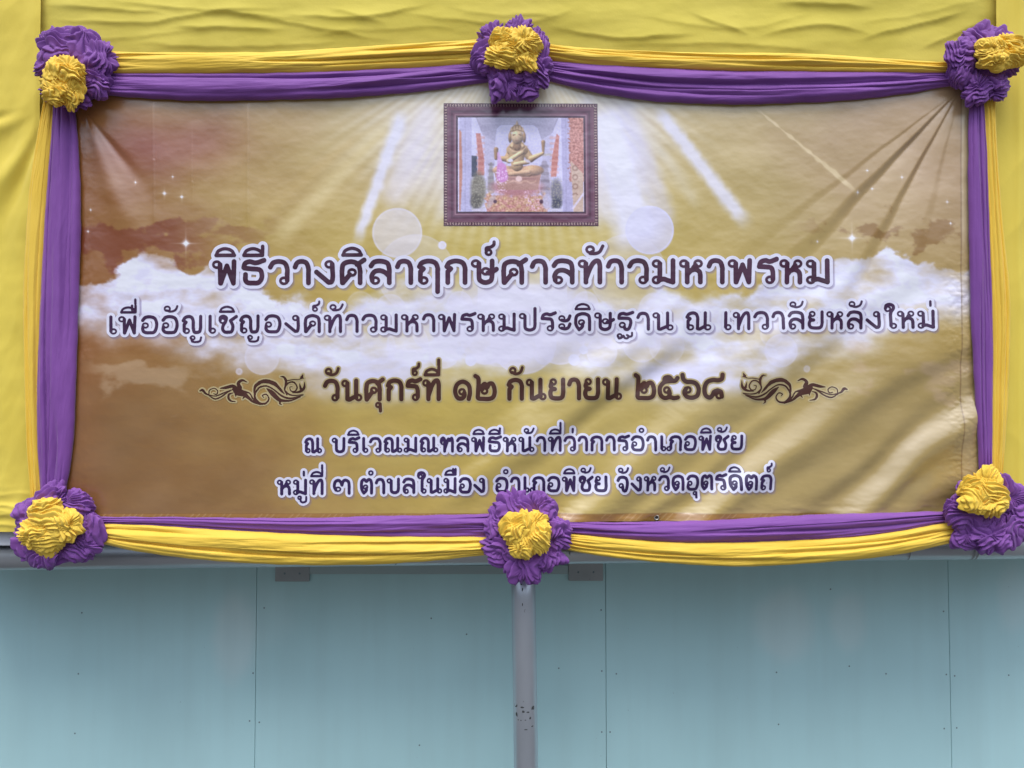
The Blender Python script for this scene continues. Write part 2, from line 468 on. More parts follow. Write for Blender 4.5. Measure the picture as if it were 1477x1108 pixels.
tag(o, 'golden yellow side curtain hanging left of the banner behind the left swags', 'curtain', 'yellow side curtains')
def right_fn(X, Y):
    z = 0.010 + 0.006 * np.exp(-((X - 1466 - 5 * noise(Y / 200, 3, 41)) / 6.0) ** 2) + 0.003 * fbm(X / 60, Y / 240, 42, 3)
    z += 0.004 * np.sin((X + 8 * noise(Y / 160, X / 80, 43)) / 9.0) * sstep(1470, 1500, X) + 0.0022 * ridged(noise(X / 60, Y / 90, 44), 2)
    return z, 1.5 * noise(Y / 110, 0.5, 45) * sstep(1450, 1434, X)
o = cloth_sheet('side_curtain', 1433, 1640, -330, 766, 0.026, right_fn, M_curtain, 1.8)
tag(o, 'golden yellow side curtain hanging straight along the right of the banner', 'curtain', 'yellow side curtains')

# ------------------------------------------------------------------ Thai stroke lettering
RING = 0.140
A_top = 'S .06,.74 .16,.92 .42,1 .68,.92 .78,.68 .78,.5'
GL = {
 'ก': (1.08, 'L .1,0 .1,.5 .22,.64 .06,.74', A_top, 'L .78,.6 .78,0'),
 'ถ': (1.08, 'O .23,.1', 'L .1,.1 .1,.5 .22,.64 .06,.74', A_top, 'L .78,.6 .78,0'),
 'ภ': (1.16, 'O .08,.1', 'L .2,.1 .2,.5 .32,.64 .16,.74', 'S .16,.74 .26,.92 .52,1 .78,.92 .88,.68 .88,.5', 'L .88,.6 .88,0'),
 'ฤ': (1.08, 'O .23,.1', 'L .1,.1 .1,.5 .22,.64 .06,.74', A_top, 'L .78,.6 .78,-.42'),
 'ค': (1.08, 'L .08,0 .06,.55', 'S .06,.5 .12,.86 .42,1 .72,.88 .78,.55 .78,.4', 'L .78,.55 .78,0', 'O .44,.5', 'L .36,.4 .10,.0'),
 'ด': (1.08, 'S .24,0 .1,.25 .06,.5 .12,.86 .42,1 .72,.88 .78,.55 .78,.4', 'L .78,.55 .78,0', 'O .36,.46', 'S .42,.36 .4,.18 .24,.0'),
 'ต': (1.10, 'S .24,0 .1,.25 .06,.55 .1,.88 .26,1 .42,.86 .58,1 .74,.9 .79,.6 .79,.4', 'L .79,.55 .79,0', 'O .36,.44', 'S .42,.34 .4,.18 .24,.0'),
 'ศ': (1.16, 'L .08,0 .06,.55', 'S .06,.5 .12,.86 .42,.98 .70,.86 .78,.55 .78,.4', 'L .78,.55 .78,0', 'O .46,.48', 'L .37,.38 .10,.0', 'L .66,.84 .94,1.06'),
 'อ': (1.06, 'S .06,.78 .2,.96 .44,1 .68,.9 .78,.62 .77,.32 .66,.04 .42,0 .18,.03 .07,.18 .08,.38', 'O .2,.46'),
 'ย': (1.06, 'O .22,.88', 'S .12,.8 .08,.66 .16,.54 .30,.5', 'S .30,.5 .12,.46 .06,.26 .14,.05 .42,0 .68,.05 .76,.3 .76,.5', 'L .76,.35 .76,1'),
 'ช': (1.10, 'O .2,.72', 'S .08,.74 .1,.93 .26,1 .40,.9 .36,.66 .24,.42 .22,.18 .32,.02 .5,0 .68,.04 .74,.25 .73,.45 .62,.72', 'L .62,.72 .92,.98'),
 'จ': (.98, 'S .02,.76 .14,.95 .38,1 .60,.9 .68,.62 .66,.28 .56,0 .42,.02 .36,.16 .35,.3', 'O .24,.38'),
 'ฐ': (1.02, 'S .06,.70 .1,.92 .28,1 .48,.95 .78,1.06', 'S .06,.70 .34,.7 .60,.66 .68,.46 .62,.14 .52,0 .40,.02 .34,.16', 'O .24,.28',
       'o .1,-.40', 's .03,-.44 .06,-.56 .2,-.52 .3,-.4 .36,-.54 .5,-.56 .56,-.42 .48,-.36', 's .54,-.48 .72,-.42 .74,-.22'),
 'ธ': (1.06, 'S .04,.72 .1,.92 .28,1 .52,.94 .84,1.06', 'S .06,.7 .36,.66 .66,.62 .75,.44 .74,.2 .62,.02 .42,0 .2,.02 .11,.14 .11,.4'),
 'ร': (.90, 'S .04,.72 .1,.92 .28,1 .46,.95 .72,1.06', 'S .04,.72 .3,.7 .5,.66 .57,.5 .58,.3 .58,.12', 'O .46,.1'),
 'ว': (.98, 'S .03,.74 .15,.94 .38,1 .60,.92 .70,.66 .70,.4 .70,.12', 'O .57,.1'),
 'า': (.84, 'S .03,.74 .12,.94 .30,1 .48,.92 .56,.66 .56,.5', 'L .56,.6 .56,0'),
 'ง': (.98, 'O .54,.86', 'L .04,.50 .52,.02', 'S .52,.02 .64,.06 .68,.3 .67,.6 .66,.86'),
 'ล': (1.06, 'S .05,.78 .18,.96 .44,1 .70,.9 .77,.62 .77,.4', 'L .77,.6 .77,0', 'O .22,.1', 'S .1,.1 .08,.32 .2,.52 .42,.56 .62,.46 .76,.3'),
 'ษ': (1.16, 'O .12,.88', 'L .25,.88 .25,.3', 'S .25,.4 .28,.12 .5,0 .72,.1 .77,.36 .77,.5', 'L .77,.4 .77,1', 'O .52,.52', 'S .60,.44 .72,.46 .94,.62'),
 'บ': (1.10, 'O .12,.88', 'L .25,.88 .25,.3', 'S .25,.4 .28,.1 .5,0 .72,.1 .77,.36 .77,.5', 'L .77,.4 .77,1'),
 'ป': (1.10, 'O .12,.88', 'L .25,.88 .25,.3', 'S .25,.4 .28,.1 .5,0 .72,.1 .77,.36 .77,.5', 'L .77,.4 .77,1.34'),
 'พ': (1.14, 'O .12,.86', 'L .25,.86 .26,0', 'L .27,0 .52,.80', 'L .52,.80 .77,0', 'L .77,0 .80,1'),
 'ท': (1.10, 'O .12,.86', 'L .25,.86 .25,0', 'S .25,.15 .42,.66 .58,.94 .74,.98 .80,.76 .80,.5', 'L .80,.62 .80,0'),
 'ฑ': (1.12, 'O .16,.66', 'S .04,.68 .06,.9 .18,1 .28,.84 .28,.5', 'L .28,.7 .28,0', 'S .28,.15 .44,.66 .54,.92 .64,.8 .76,.98 .82,.76 .82,.5', 'L .82,.62 .82,0'),
 'ห': (1.08, 'O .12,.86', 'L .25,.86 .25,0', 'S .25,.34 .42,.56 .60,.58 .74,.46 .77,.25', 'L .77,.32 .77,0', 'O .68,.86', 'S .58,.78 .50,.66 .46,.56'),
 'น': (1.20, 'O .12,.86', 'L .25,.86 .25,.02', 'S .25,.02 .36,0 .52,.08 .72,.18', 'L .72,.1 .72,1', 'O .85,.1'),
 'ม': (1.08, 'O .12,.86', 'L .25,.86 .25,.1', 'O .12,.1', 'S .22,.1 .40,.14 .56,.08 .77,0', 'L .77,0 .77,1'),
 'ณ': (1.42, 'O .22,.1', 'L .1,.1 .1,.5 .2,.64 .05,.74', 'S .05,.74 .15,.93 .34,1 .5,.92 .57,.7 .57,.5', 'L .57,.65 .57,.02', 'S .57,.02 .68,0 .80,.08 .94,.18', 'L .94,.1 .94,1', 'O 1.07,.1'),
 'ญ': (1.30, 'O .22,.1', 'L .1,.1 .1,.5 .2,.64 .05,.74', 'S .05,.74 .15,.93 .34,1 .5,.92 .57,.7 .57,.5', 'L .57,.65 .57,.25', 'S .57,.3 .62,.04 .76,0 .90,.06 .95,.3', 'L .95,.3 .95,1',
       'o .54,-.34', 's .48,-.38 .52,-.56 .72,-.60 .92,-.54 .98,-.32'),
 'เ': (.58, 'L .14,.12 .14,1', 'O .27,.1'),
 'ใ': (.70, 'O .16,1.18', 'S .04,1.22 .08,1.40 .26,1.46 .44,1.38 .46,1.20 .34,1.0 .30,.8', 'L .30,.85 .30,.12', 'O .43,.1'),
 'ะ': (.82, 'O .16,.72', 'S .16,.6 .34,.56 .5,.64 .58,.86', 'O .16,.22', 'S .16,.1 .34,.06 .5,.14 .58,.36'),
 '๑': (1.06, 'S .74,.0 .80,.34 .74,.72 .46,.92 .16,.78 .05,.42 .16,.08 .38,.02 .52,.16 .52,.32', 'O .40,.38'),
 '๒': (1.24, 'S .02,1.22 .16,1.1 .18,.8 .15,.3 .16,.04 .4,0 .74,0 .94,.12 1.0,.44 .9,.78 .72,.80 .62,.62 .50,.80 .36,.66 .36,.5', 'O .48,.42'),
 '๓': (1.16, 'O .26,.3', 'S .14,.24 .05,.5 .1,.84 .28,.96 .42,.82 .48,.6', 'S .48,.6 .56,.88 .70,.97 .86,.84 .9,.5 .9,.3', 'L .9,.4 .9,0'),
 '๕': (1.20, 'S .98,1.06 .86,.92 .62,.9 .3,.84 .07,.56 .09,.18 .28,0 .5,.04 .56,.2 .54,.36', 'O .42,.42', 'S .5,.04 .66,.02 .78,-.02 .98,.02', 'S .30,.84 .34,1.06 .56,1.1 .72,.92'),
 '๖': (1.10, 'S .04,1.22 .08,1.0 .24,.86 .5,.84 .74,.74 .86,.46 .78,.12 .52,0 .24,.06 .12,.28 .2,.48', 'O .3,.42'),
 '๘': (1.20, 'S 1.0,1.22 .96,1.0 .76,.92 .5,.94 .2,.82 .06,.5 .1,.14 .3,0 .46,.12 .54,.3 .72,.38', 'S .74,.38 .9,.3 .94,.05', 'O .80,.1'),
 ' ': (.55,),
}
MK = {  # marks, x relative to the centre line given per mark
 'ิ': ('m -.36,1.30 -.26,1.50 0,1.60 .26,1.50 .36,1.30', 'l -.36,1.29 .36,1.29'),
 'ี': ('m -.36,1.30 -.26,1.50 0,1.60 .26,1.50 .36,1.30', 'l -.36,1.29 .36,1.29', 'l .37,1.30 .38,1.70'),
 'ื': ('m -.36,1.30 -.26,1.50 0,1.60 .26,1.50 .36,1.30', 'l -.36,1.29 .36,1.29', 'l .20,1.45 .20,1.70', 'l .38,1.30 .38,1.70'),
 'ั': ('O -.2,1.50', 'm -.22,1.40 -.06,1.32 .14,1.36 .26,1.48 .32,1.66'),
 'ํ': ('O 0,1.48',),
 'ุ': ('l .06,-.24 .08,-.62', 'o -.04,-.30'),
 'ู': ('o -.2,-.30', 'm -.14,-.34 -.12,-.56 .04,-.64 .22,-.54 .24,-.24'),
 '่': ('l 0,1.36 0,1.62',),
 '้': ('O -.16,1.52', 'm -.08,1.42 -.16,1.34 .06,1.34 .22,1.42 .34,1.68'),
 '์': ('o -.06,1.40', 'm -.15,1.44 -.14,1.60 .02,1.64 .14,1.74 .16,1.88'),
}
UP_V = 'ิีืั'
def parse(s):
    k, rest = s[0], s[2:]
    return k, np.array([[float(q) for q in t.split(',')] for t in rest.split()])

def layout(words, hpx, y0, y1, x_ref0, x_ref1, sw):
    """words [(text, x0, x1)] in photo px -> strokes [(pts px (n,2), radii px)]"""
    out = []; groups = []
    def emit(strokes, ox, sx, oy=0.0):
        for s in strokes:
            k, pts = parse(s)
            w = {'L': sw, 'S': sw, 'O': sw * 0.56, 'o': sw * 0.52, 's': sw * 0.66, 'm': sw * 0.68, 'l': sw * 0.76}[k]
            if k in 'Oo':
                r = RING if k == 'O' else RING * 0.8
                a = np.linspace(0, 2 * np.pi, 17)
                q = np.stack([pts[0, 0] + r * np.cos(a), pts[0, 1] + r * np.sin(a)], -1)
            elif k in 'Ssm':
                q = catmull(pts, 6)
            else:
                q = pts
            X = ox + q[:, 0] * sx
            base = y0 + (y1 - y0) * (X - x_ref0) / (x_ref1 - x_ref0)
            groups[-1].append((np.stack([X, base - (q[:, 1] + oy) * hpx], -1), np.full(len(q), w * hpx * 0.5)))
    for (text, x0, x1) in words:
        out = []; groups.append(out)
        text = text.replace('ำ', 'ํา')
        adv = 0; last = 0
        for ch in text:
            if ch in GL: adv += GL[ch][0]; last = GL[ch][0]
        sx = (x1 - x0 - sw * hpx) / (adv - 0.30)
        ox = x0 + sw * hpx * 0.5; cw = 0; px0 = ox; stacked = False; cur = ''
        for ch in text:
            if ch in GL:
                emit(GL[ch][1:], ox, sx)
                px0 = ox; cw = GL[ch][0] - 0.30; ox += GL[ch][0] * sx; stacked = False; cur = ch
            else:
                cx = {'ิ': .54, 'ี': .54, 'ื': .54, 'ั': .62, 'ํ': .92, 'ุ': .86, 'ู': .74, '่': .84, '้': .72, '์': .80}[ch] * cw
                if ch in '่้' and stacked: cx = 0.54 * cw + 0.37
                emit(MK[ch], px0 + cx * sx, sx, 0.46 if (ch in '่้' and stacked) else (0.2 if cur == 'ป' else 0))
                if ch in UP_V: stacked = True
    return groups

SS = 0.5      # raster pitch of the lettering in photo px
def raster(strokes, grow):
    allp = np.vstack([s[0] for s in strokes])
    m = grow + 8
    x0, y0 = np.floor(allp.min(0) - m); x1, y1 = np.ceil(allp.max(0) + m)
    nx, ny = int((x1 - x0) / SS) + 1, int((y1 - y0) / SS) + 1
    D = np.full((ny, nx), 99.0, np.float32)
    for pts, rad in strokes:
        for k in range(len(pts) - 1):
            a, b = pts[k], pts[k + 1]; ra, rb = rad[k], rad[k + 1]
            mm = max(ra, rb) + m - 4
            i0 = max(0, int((min(a[0], b[0]) - mm - x0) / SS)); i1 = min(nx, int((max(a[0], b[0]) + mm - x0) / SS) + 2)
            j0 = max(0, int((min(a[1], b[1]) - mm - y0) / SS)); j1 = min(ny, int((max(a[1], b[1]) + mm - y0) / SS) + 2)
            gx = x0 + np.arange(i0, i1) * SS; gy = y0 + np.arange(j0, j1)[:, None] * SS
            d = b - a; L = d @ d + 1e-9
            t = np.clip(((gx - a[0]) * d[0] + (gy - a[1]) * d[1]) / L, 0, 1)
            dd = np.hypot(gx - a[0] - t * d[0], gy - a[1] - t * d[1]) - (ra + (rb - ra) * t)
            D[j0:j1, i0:i1] = np.minimum(D[j0:j1, i0:i1], dd)
    return x0, y0, D

def march(x0, y0, D, iso):
    """marching squares fill of D < iso -> verts px, faces"""
    D = np.where(np.abs(D - iso) < 1e-3, iso + 1e-3, D)
    ins = D < iso
    ny, nx = D.shape
    idx = np.full(D.shape, -1, np.int64)
    n = int(ins.sum()); jj, ii = np.nonzero(ins); idx[jj, ii] = np.arange(n)
    V = [np.stack([x0 + ii * SS, y0 + jj * SS], -1)]
    cnt = ins[:-1, :-1].astype(int) + ins[1:, :-1] + ins[1:, 1:] + ins[:-1, 1:]
    fj, fi = np.nonzero(cnt == 4)
    full = np.stack([idx[fj, fi], idx[fj + 1, fi], idx[fj + 1, fi + 1], idx[fj, fi + 1]], -1)
    faces = [tuple(f) for f in full.tolist()]
    ev = {}; extra = []
    bj, bi = np.nonzero((cnt > 0) & (cnt < 4))
    for j, i in zip(bj.tolist(), bi.tolist()):
        cs = ((j, i), (j + 1, i), (j + 1, i + 1), (j, i + 1)); poly = []
        for k in range(4):
            p, q = cs[k], cs[(k + 1) % 4]
            pi, qi = ins[p], ins[q]
            if pi: poly.append(int(idx[p]))
            if pi != qi:
                key = (p, q) if p < q else (q, p)
                if key not in ev:
                    a, b = key; t = (iso - D[a]) / (D[b] - D[a])
                    ev[key] = n + len(extra)
                    extra.append((x0 + (a[1] + t * (b[1] - a[1])) * SS, y0 + (a[0] + t * (b[0] - a[0])) * SS))
                poly.append(ev[key])
        faces.append(tuple(poly))
    if extra: V.append(np.array(extra))
    return np.vstack(V), faces

LINES = [
 (layout([('พิธีวางศิลาฤกษ์ศาลท้าวมหาพรหม', 305, 1198)], 31, 408.5, 406.5, 305, 1198, 0.225), 4.8),
 (layout([('เพื่ออัญเชิญองค์ท้าวมหาพรหมประดิษฐาน', 154, 970), ('ณ', 987, 1025), ('เทวาลัยหลังใหม่', 1041, 1348)], 23, 480.5, 472, 154, 1348, 0.205), 4.0),
 (layout([('วันศุกร์ที่', 465, 636), ('๑๒', 652, 715), ('กันยายน', 729, 897), ('๒๕๖๘', 913, 1042)], 27, 576.5, 573.5, 465, 1042, 0.235), 2.0),
 (layout([('ณ', 438, 464), ('บริเวณมณฑลพิธีหน้าที่ว่าการอำเภอพิชัย', 478, 1073)], 19, 652, 648, 438, 1073, 0.225), 3.5),
 (layout([('หมู่ที่', 399, 467), ('๓', 479, 505), ('ตำบลในมือง', 518, 700), ('อำเภอพิชัย', 713, 876), ('จังหวัดอุตรดิตถ์', 888, 1113)], 19.5, 712.5, 705, 399, 1113, 0.225), 3.5),
]
# scroll ornament, drawn in the 7.77x enlargement of its place
ORN = [
 ([(140,342),(172,332),(205,368),(245,388)], [5,15,11,6]),
 ([(245,388),(250,335),(300,312),(342,340),(330,378),(295,372)], [6,6,5,6,6,4]),
 ([(245,392),(310,430),(380,408),(450,358),(505,328)], [6,8,8,7,5]),
 ([(255,388),(320,398),(400,368),(490,332)], [5,6,7,5]),
 ([(372,312),(430,305),(510,288),(560,318),(620,348),(695,362)], [5,15,18,22,18,6]),
 ([(520,320),(560,362),(640,382),(690,420),(740,462),(825,496)], [14,26,24,17,11,5]),
 ([(592,305),(575,255),(618,222),(672,242)], [24,18,13,4]),
 ([(515,362),(470,380),(465,420),(490,452),(545,462)], [4,11,13,9,3]),
 ([(650,395),(622,432)], [14,3]), ([(545,375),(545,405)], [14,3]),
 ([(620,335),(700,368),(740,430),(800,480),(880,480),(918,430),(890,380),(845,392),(862,415)], [5,7,9,11,10,8,7,6,4]),
 ([(750,360),(765,290),(815,248)], [8,16,20]), ([(825,242),(870,232),(925,238)], [18,22,22]), ([(945,245),(985,262),(1010,285)], [22,22,18]),
 ([(1022,296),(1055,335),(1092,376)], [16,14,4]),
 ([(762,380),(772,350),(820,298),(900,288),(980,332),(1060,395),(1160,425),(1305,388)], [8,10,9,8,8,10,10,3]),
 ([(756,358),(766,430),(820,482),(880,482)], [9,13,12,9]),
 ([(895,315),(955,365),(1020,430),(1065,448),(1160,450),(1275,408)], [6,26,22,15,9,3]),
 ([(1048,445),(1040,480),(1062,497)], [14,9,3]),
 ([(1120,385),(1095,315),(1140,252),(1200,245),(1235,300),(1210,345),(1165,340),(1155,300),(1182,295)], [7,9,8,8,8,7,6,5,4]),
 ([(1100,300),(1112,235),(1088,188),(1048,180)], [8,15,11,3]),
 ([(1120,228),(1190,215),(1255,214),(1285,195)], [5,5,4,8]), ([(1288,190),(1302,158)], [18,4]), ([(1275,196),(1312,200)], [4,4]),
 ([(1320,240),(1312,310),(1262,350),(1180,362)], [3,15,13,3]), ([(1262,258),(1275,315)], [3,15]),
 ([(1105,345),(1150,382),(1220,392),(1305,378)], [8,8,6,3]),
]
def orn_strokes(mirror):
    out = []
    for pts, rad in ORN:
        q = catmull(np.column_stack([np.array(pts, float), rad]), 8)
        x = 270 + q[:, 0] / 7.774; y = 520 + q[:, 1] / 7.774
        if mirror: x = 1508.5 - x; y = y - 2
        out.append((np.stack([x, y], -1), np.maximum(q[:, 2] / 7.774, 0.35)))
    return out

rasters = []
for li, (words_, gw) in enumerate(LINES):
    for st in words_:
        rasters.append((*raster(st, gw), gw, li))
orn_r = [(*raster(orn_strokes(m), 2.2), 2.0) for m in (False, True)]

# ------------------------------------------------------------------ the printed banner
BX0, BX1, BY0, BY1 = 96.0, 1412.0, 112.0, 752.0
def zban(X, Y):
    X = np.asarray(X, float); Y = np.asarray(Y, float)
    z = 0.0022 * fbm(X / 190, Y / 150, 51, 3) + 0.00035 * fbm(X / 26, Y / 18, 55, 3)
    # faint horizontal ripples in the middle
    z += 0.00016 * noise(X / 120, Y / 11, 57) * sstep(300, 420, Y) * sstep(640, 560, Y)
    # pull folds from the upper right corner
    th = np.degrees(np.arctan2(Y - 128, 1386 - X + 1e-6)); rho = np.hypot(Y - 128, 1386 - X)
    amp = np.minimum(rho / 110, 1) * np.exp(-(np.maximum(rho - 230, 0) / 150) ** 2)
    for t0, w, a in ((46, 3.0, 0.0085), (61, 2.6, 0.0075), (76, 3.0, 0.0028), (37, 1.6, 0.0016)):
        ww = w * (0.55 + 0.22 * rho / 200); dt = th + 0.6 * noise(rho / 60, t0, 58) - t0
        z -= a * amp * sstep(-ww, ww, dt) * np.exp(-np.maximum(dt - ww, 0) / (3.2 * w))
    # slack diagonal waves over the lower right
    nx, ny = 0.66, 0.75
    s = (X - 738) * nx + (Y - 440) * ny
    tt = -(X - 738) * ny + (Y - 440) * nx
    wv = s + 22 * noise(s / 150, tt / 190, 61) + 10 * noise(s / 60, tt / 140, 62)
    m = sstep(-40, 200, s) * sstep(400, 560, Y + 0.10 * (X - 900)) * (0.5 + 0.5 * sstep(430, 600, Y)) * sstep(620, 860, X + 0.3 * (Y - 500))
    z += m * (0.0092 * np.sin(wv * 2 * np.pi / 136 + 0.3 + 0.5 * np.sin(wv * 2 * np.pi / 136)) + 0.0030 * np.sin(wv * 2 * np.pi / 57 + tt / 90))
    # big soft fold lower left
    s2 = (Y - 745) + 0.36 * (X - 105)
    z += 0.0025 * np.exp(-((s2 - 20) / 34) ** 2) * sstep(520, 330, X)
    # fold creases, upper left
    for x0, ya, yb, a in ((222, 130, 335, .0034), (277, 170, 300, .0020), (358, 135, 345, .0034), (332, 250, 350, .0005), (640, 140, 330, .0003), (930, 500, 740, .0006)):
        xx = x0 - (Y - 140) * 0.004 * (x0 - 738) / 400
        z += a * np.exp(-np.abs(X - xx) / 7.0) * sstep(ya, ya + 40, Y) * sstep(yb, yb - 50, Y) * np.where(X > xx, 0.5, 1)
    # cone fold under the upper left rosette
    tl = np.degrees(np.arctan2(Y - 160, X - 122)); rl = np.hypot(Y - 160, X - 122)
    z += 0.010 * np.exp(-((tl - 70) / 8.0) ** 2) * np.minimum(rl / 120, 1) * np.exp(-(np.maximum(rl - 120, 0) / 90) ** 2)
    z -= 0.005 * np.exp(-((tl - 52) / 5.0) ** 2) * np.minimum(rl / 90, 1) * np.exp(-(np.maximum(rl - 60, 0) / 80) ** 2)
    # puckers along the right hem, bottom hem and left edge
    e = sstep(1345, 1385, X)
    z += 0.0016 * e * np.abs(fbm(X / 22, Y / 15, 63, 3)) * sstep(330, 420, Y)
    b = sstep(705, 742, Y)
    z += 0.0011 * b * fbm(X / 46, Y / 16, 64, 3) * sstep(560, 800, X)
    z += 0.0007 * sstep(150, 118, X) * fbm(X / 14, Y / 24, 65, 3)
    z += 0.0005 * sstep(740, 741.5, Y) + 0.0004 * sstep(1386, 1387.5, X)
    return z

def mixc(c, col, m):
    return c + (np.asarray(col, float) - c) * np.clip(m, 0, 1)[..., None]

def paint_banner(X, Y):
    """the print itself, in sRGB 0..255"""
    sh = X.shape
    c = np.zeros(sh + (3,))
    # brown-gold field
    u = (X - 105) / 1290; v = (Y - 120) / 630
    n1 = fbm(X / 230, Y / 150, 71, 5); n2 = fbm(X / 90, Y / 60, 76, 5)
    c[:] = (172, 144, 78)
    c = mixc(c, (142, 100, 54), sstep(0.42, 0.02, u + 0.10 * n1))
    c = mixc(c, (132, 78, 44), sstep(0.16, -0.02, u + 0.05 * n2) * 0.7)
    c = mixc(c, (164, 126, 88), sstep(0.70, 1.0, u + 0.08 * n1) * sstep(0.55, 0.2, v) * 0.9)
    c = mixc(c, (138, 112, 56), sstep(0.62, 0.95, u) * sstep(0.5, 0.75, v) * 0.9)
    c = mixc(c, (122, 88, 54), sstep(0.40, 0.0, u + 0.1 * n1) * sstep(0.55, 0.8, v))
    c = mixc(c, (128, 80, 48), sstep(0.06, 0.0, u) * 0.5 * sstep(0.5, 0.6, v))
    # yellower middle
    md = np.exp(-((X - 750) / 330) ** 2)
    c = mixc(c, (188, 166, 74), md * sstep(0.05, 0.35, v) * sstep(0.95, 0.6, v) * 0.9)
    c = mixc(c, (180, 156, 70), np.exp(-((X - 780) / 260) ** 2) * sstep(0.6, 0.75, v) * 0.7)
    c = mixc(c, (182, 164, 122), 0.38 * sstep(0.35, 0.75, u + 0.12 * n1) * sstep(0.55, 0.72, v))
    c = mixc(c, (176, 160, 126), 0.30 * sstep(0.60, 0.85, u) * sstep(0.6, 0.3, v))
    # reddish smudges, upper left
    c = mixc(c, (128, 58, 58), np.exp(-((X - 215) / 70) ** 2 - ((Y - 215) / 38) ** 2) * 0.55 + 0.35 * np.exp(-((X - 300) / 50) ** 2 - ((Y - 205) / 40) ** 2))
    c = c + (n2 * 6)[..., None]
    # glow round the picture and rays
    ang = np.degrees(np.arctan2(X - 750, Y - 30)); r = np.hypot(X - 750, Y - 30)
    gl = np.exp(-((X - 750) / 235) ** 2 - ((Y - 165) / 105) ** 2)
    c = mixc(c, (220, 208, 176), gl * 0.95)
    c = mixc(c, (218, 214, 242), 0.95 * np.exp(-((X - 890) / 50) ** 2 - ((Y - 215) / 75) ** 2) + 0.7 * np.exp(-((X - 608) / 50) ** 2 - ((Y - 230) / 70) ** 2))
    fine = 0.5 + 0.5 * np.sin(ang * 1.9 + 1.5 * noise(ang / 7, 0.3, 81))
    c = mixc(c, (226, 218, 200), fine * 0.68 * np.exp(-((r - 190) / 110) ** 2) * sstep(75, 45, np.abs(ang)))
    def ray(x0, y0, x1, y1, w0, w1, col, a, soft=1.0):
        nonlocal c
        dx, dy = x1 - x0, y1 - y0; L = math.hypot(dx, dy)
        t = ((X - x0) * dx + (Y - y0) * dy) / L ** 2
        d = np.abs((X - x0) * dy - (Y - y0) * dx) / L + 2.0 * noise(X / 12, Y / 12, 83)
        w = w0 + (w1 - w0) * np.clip(t, 0, 1)
        c = mixc(c, col, a * sstep(w, w * (1 - soft), d) * sstep(-0.06, 0.08, t) * sstep(1.05, 0.86, t))
    LV = (222, 222, 248)
    ray(580, 165, 514, 350, 17, 12, LV, .82, .8)
    ray(622, 150, 560, 300, 26, 30, (222, 216, 232), .55, .9)
    ray(660, 140, 640, 330, 16, 26, (226, 220, 226), .45, .9)
    ray(845, 140, 870, 330, 16, 30, (224, 220, 240), .6, .9)
    ray(560, 180, 395, 350, 18, 24, (216, 196, 140), .6)
    ray(520, 190, 330, 350, 10, 18, (196, 166, 100), .3)
    ray(872, 160, 925, 360, 26, 52, LV, .85, .7)
    ray(900, 150, 965, 330, 20, 26, (206, 204, 236), .5, .8)
    ray(950, 160, 1078, 325, 15, 17, LV, .8, .8)
    ray(905, 150, 1010, 300, 10, 16, (214, 206, 190), .35)
    ray(1095, 160, 1237, 277, 2, 5.5, (218, 196, 150), .75, .8)
    # dark cloud rims above the white band
    nb = fbm(X / 62, Y / 44, 91, 6); nc = fbm(X / 30, Y / 22, 97, 5)
    dl = sstep(0.0, 0.25, 0.55 - np.abs((Y - 352 + 16 * nc) / 48.0) + 0.45 * nb) * sstep(345, 225, X)
    c = mixc(c, (116, 58, 38), dl * 0.85)
    dl2 = sstep(0.0, 0.3, 0.35 - np.abs((Y - 332 + 14 * nc) / 42.0) + 0.5 * nb) * sstep(420, 330, X) * sstep(250, 300, X)
    c = mixc(c, (136, 92, 54), dl2 * 0.7)
    dr = sstep(0.05, 0.35, 0.30 - np.abs((Y - 335 + 18 * nc) / 40.0) + 0.6 * nb) * sstep(1130, 1230, X)
    c = mixc(c, (132, 96, 52), dr * 0.75)
    # white cloud band
    xt = [96, 150, 200, 226, 262, 300, 345, 420, 500, 560, 640, 700, 830, 890, 960, 1050, 1120, 1170, 1215, 1280, 1320, 1360, 1400]
    yt = [412, 402, 378, 368, 392, 382, 408, 432, 452, 418, 428, 424, 424, 438, 416, 432, 408, 400, 386, 360, 372, 388, 388]
    yb = [462, 472, 484, 490, 498, 508, 520, 540, 560, 562, 544, 530, 530, 544, 560, 560, 540, 518, 500, 480, 468, 456, 448]
    top = np.interp(X, xt, yt) + 12 * nb + 7 * nc; bot = np.interp(X, xt, yb) + 16 * nb
    edge_soft = 4 + 10 * sstep(350, 500, X) * sstep(1150, 1000, X)
    band = sstep(-edge_soft, edge_soft, Y - top) * sstep(34, -30, Y - bot)
    patch = 0.66 + 0.55 * fbm(X / 75, Y / 38, 103, 5) + 0.25 * np.exp(-((Y - 430) / 40) ** 2)
    c = mixc(c, (222, 223, 252), band * np.clip(patch, 0.12, 1))
    c = mixc(c, (188, 180, 190), band * 0.30 * sstep(0.1, 0.7, fbm(X / 45, Y / 26, 108, 4)))
    low = np.exp(-((Y - 545) / 26) ** 2) * (np.exp(-((X - 540) / 80) ** 2) + np.exp(-((X - 985) / 60) ** 2))
    c = mixc(c, (208, 206, 236), low * 0.9)
    wl_ = sstep(0.0, 0.6, fbm(X / 70, Y / 40, 113, 5) + 0.3 - np.abs(Y - 535) / 60.0) * (sstep(330, 250, X) * sstep(110, 160, X) + sstep(1180, 1260, X))
    c = mixc(c, (180, 152, 120), wl_ * 0.55)
    # bright block in the middle and bokeh
    c = mixc(c, (216, 214, 240), 0.75 * sstep(1.25, 0.35, np.hypot((X - 755) / 150, (Y - 455) / 80)))
    c = mixc(c, (222, 221, 248), 0.55 * sstep(688, 690, X) * sstep(819, 817, X) * sstep(408, 412, Y) * sstep(470, 455, Y))
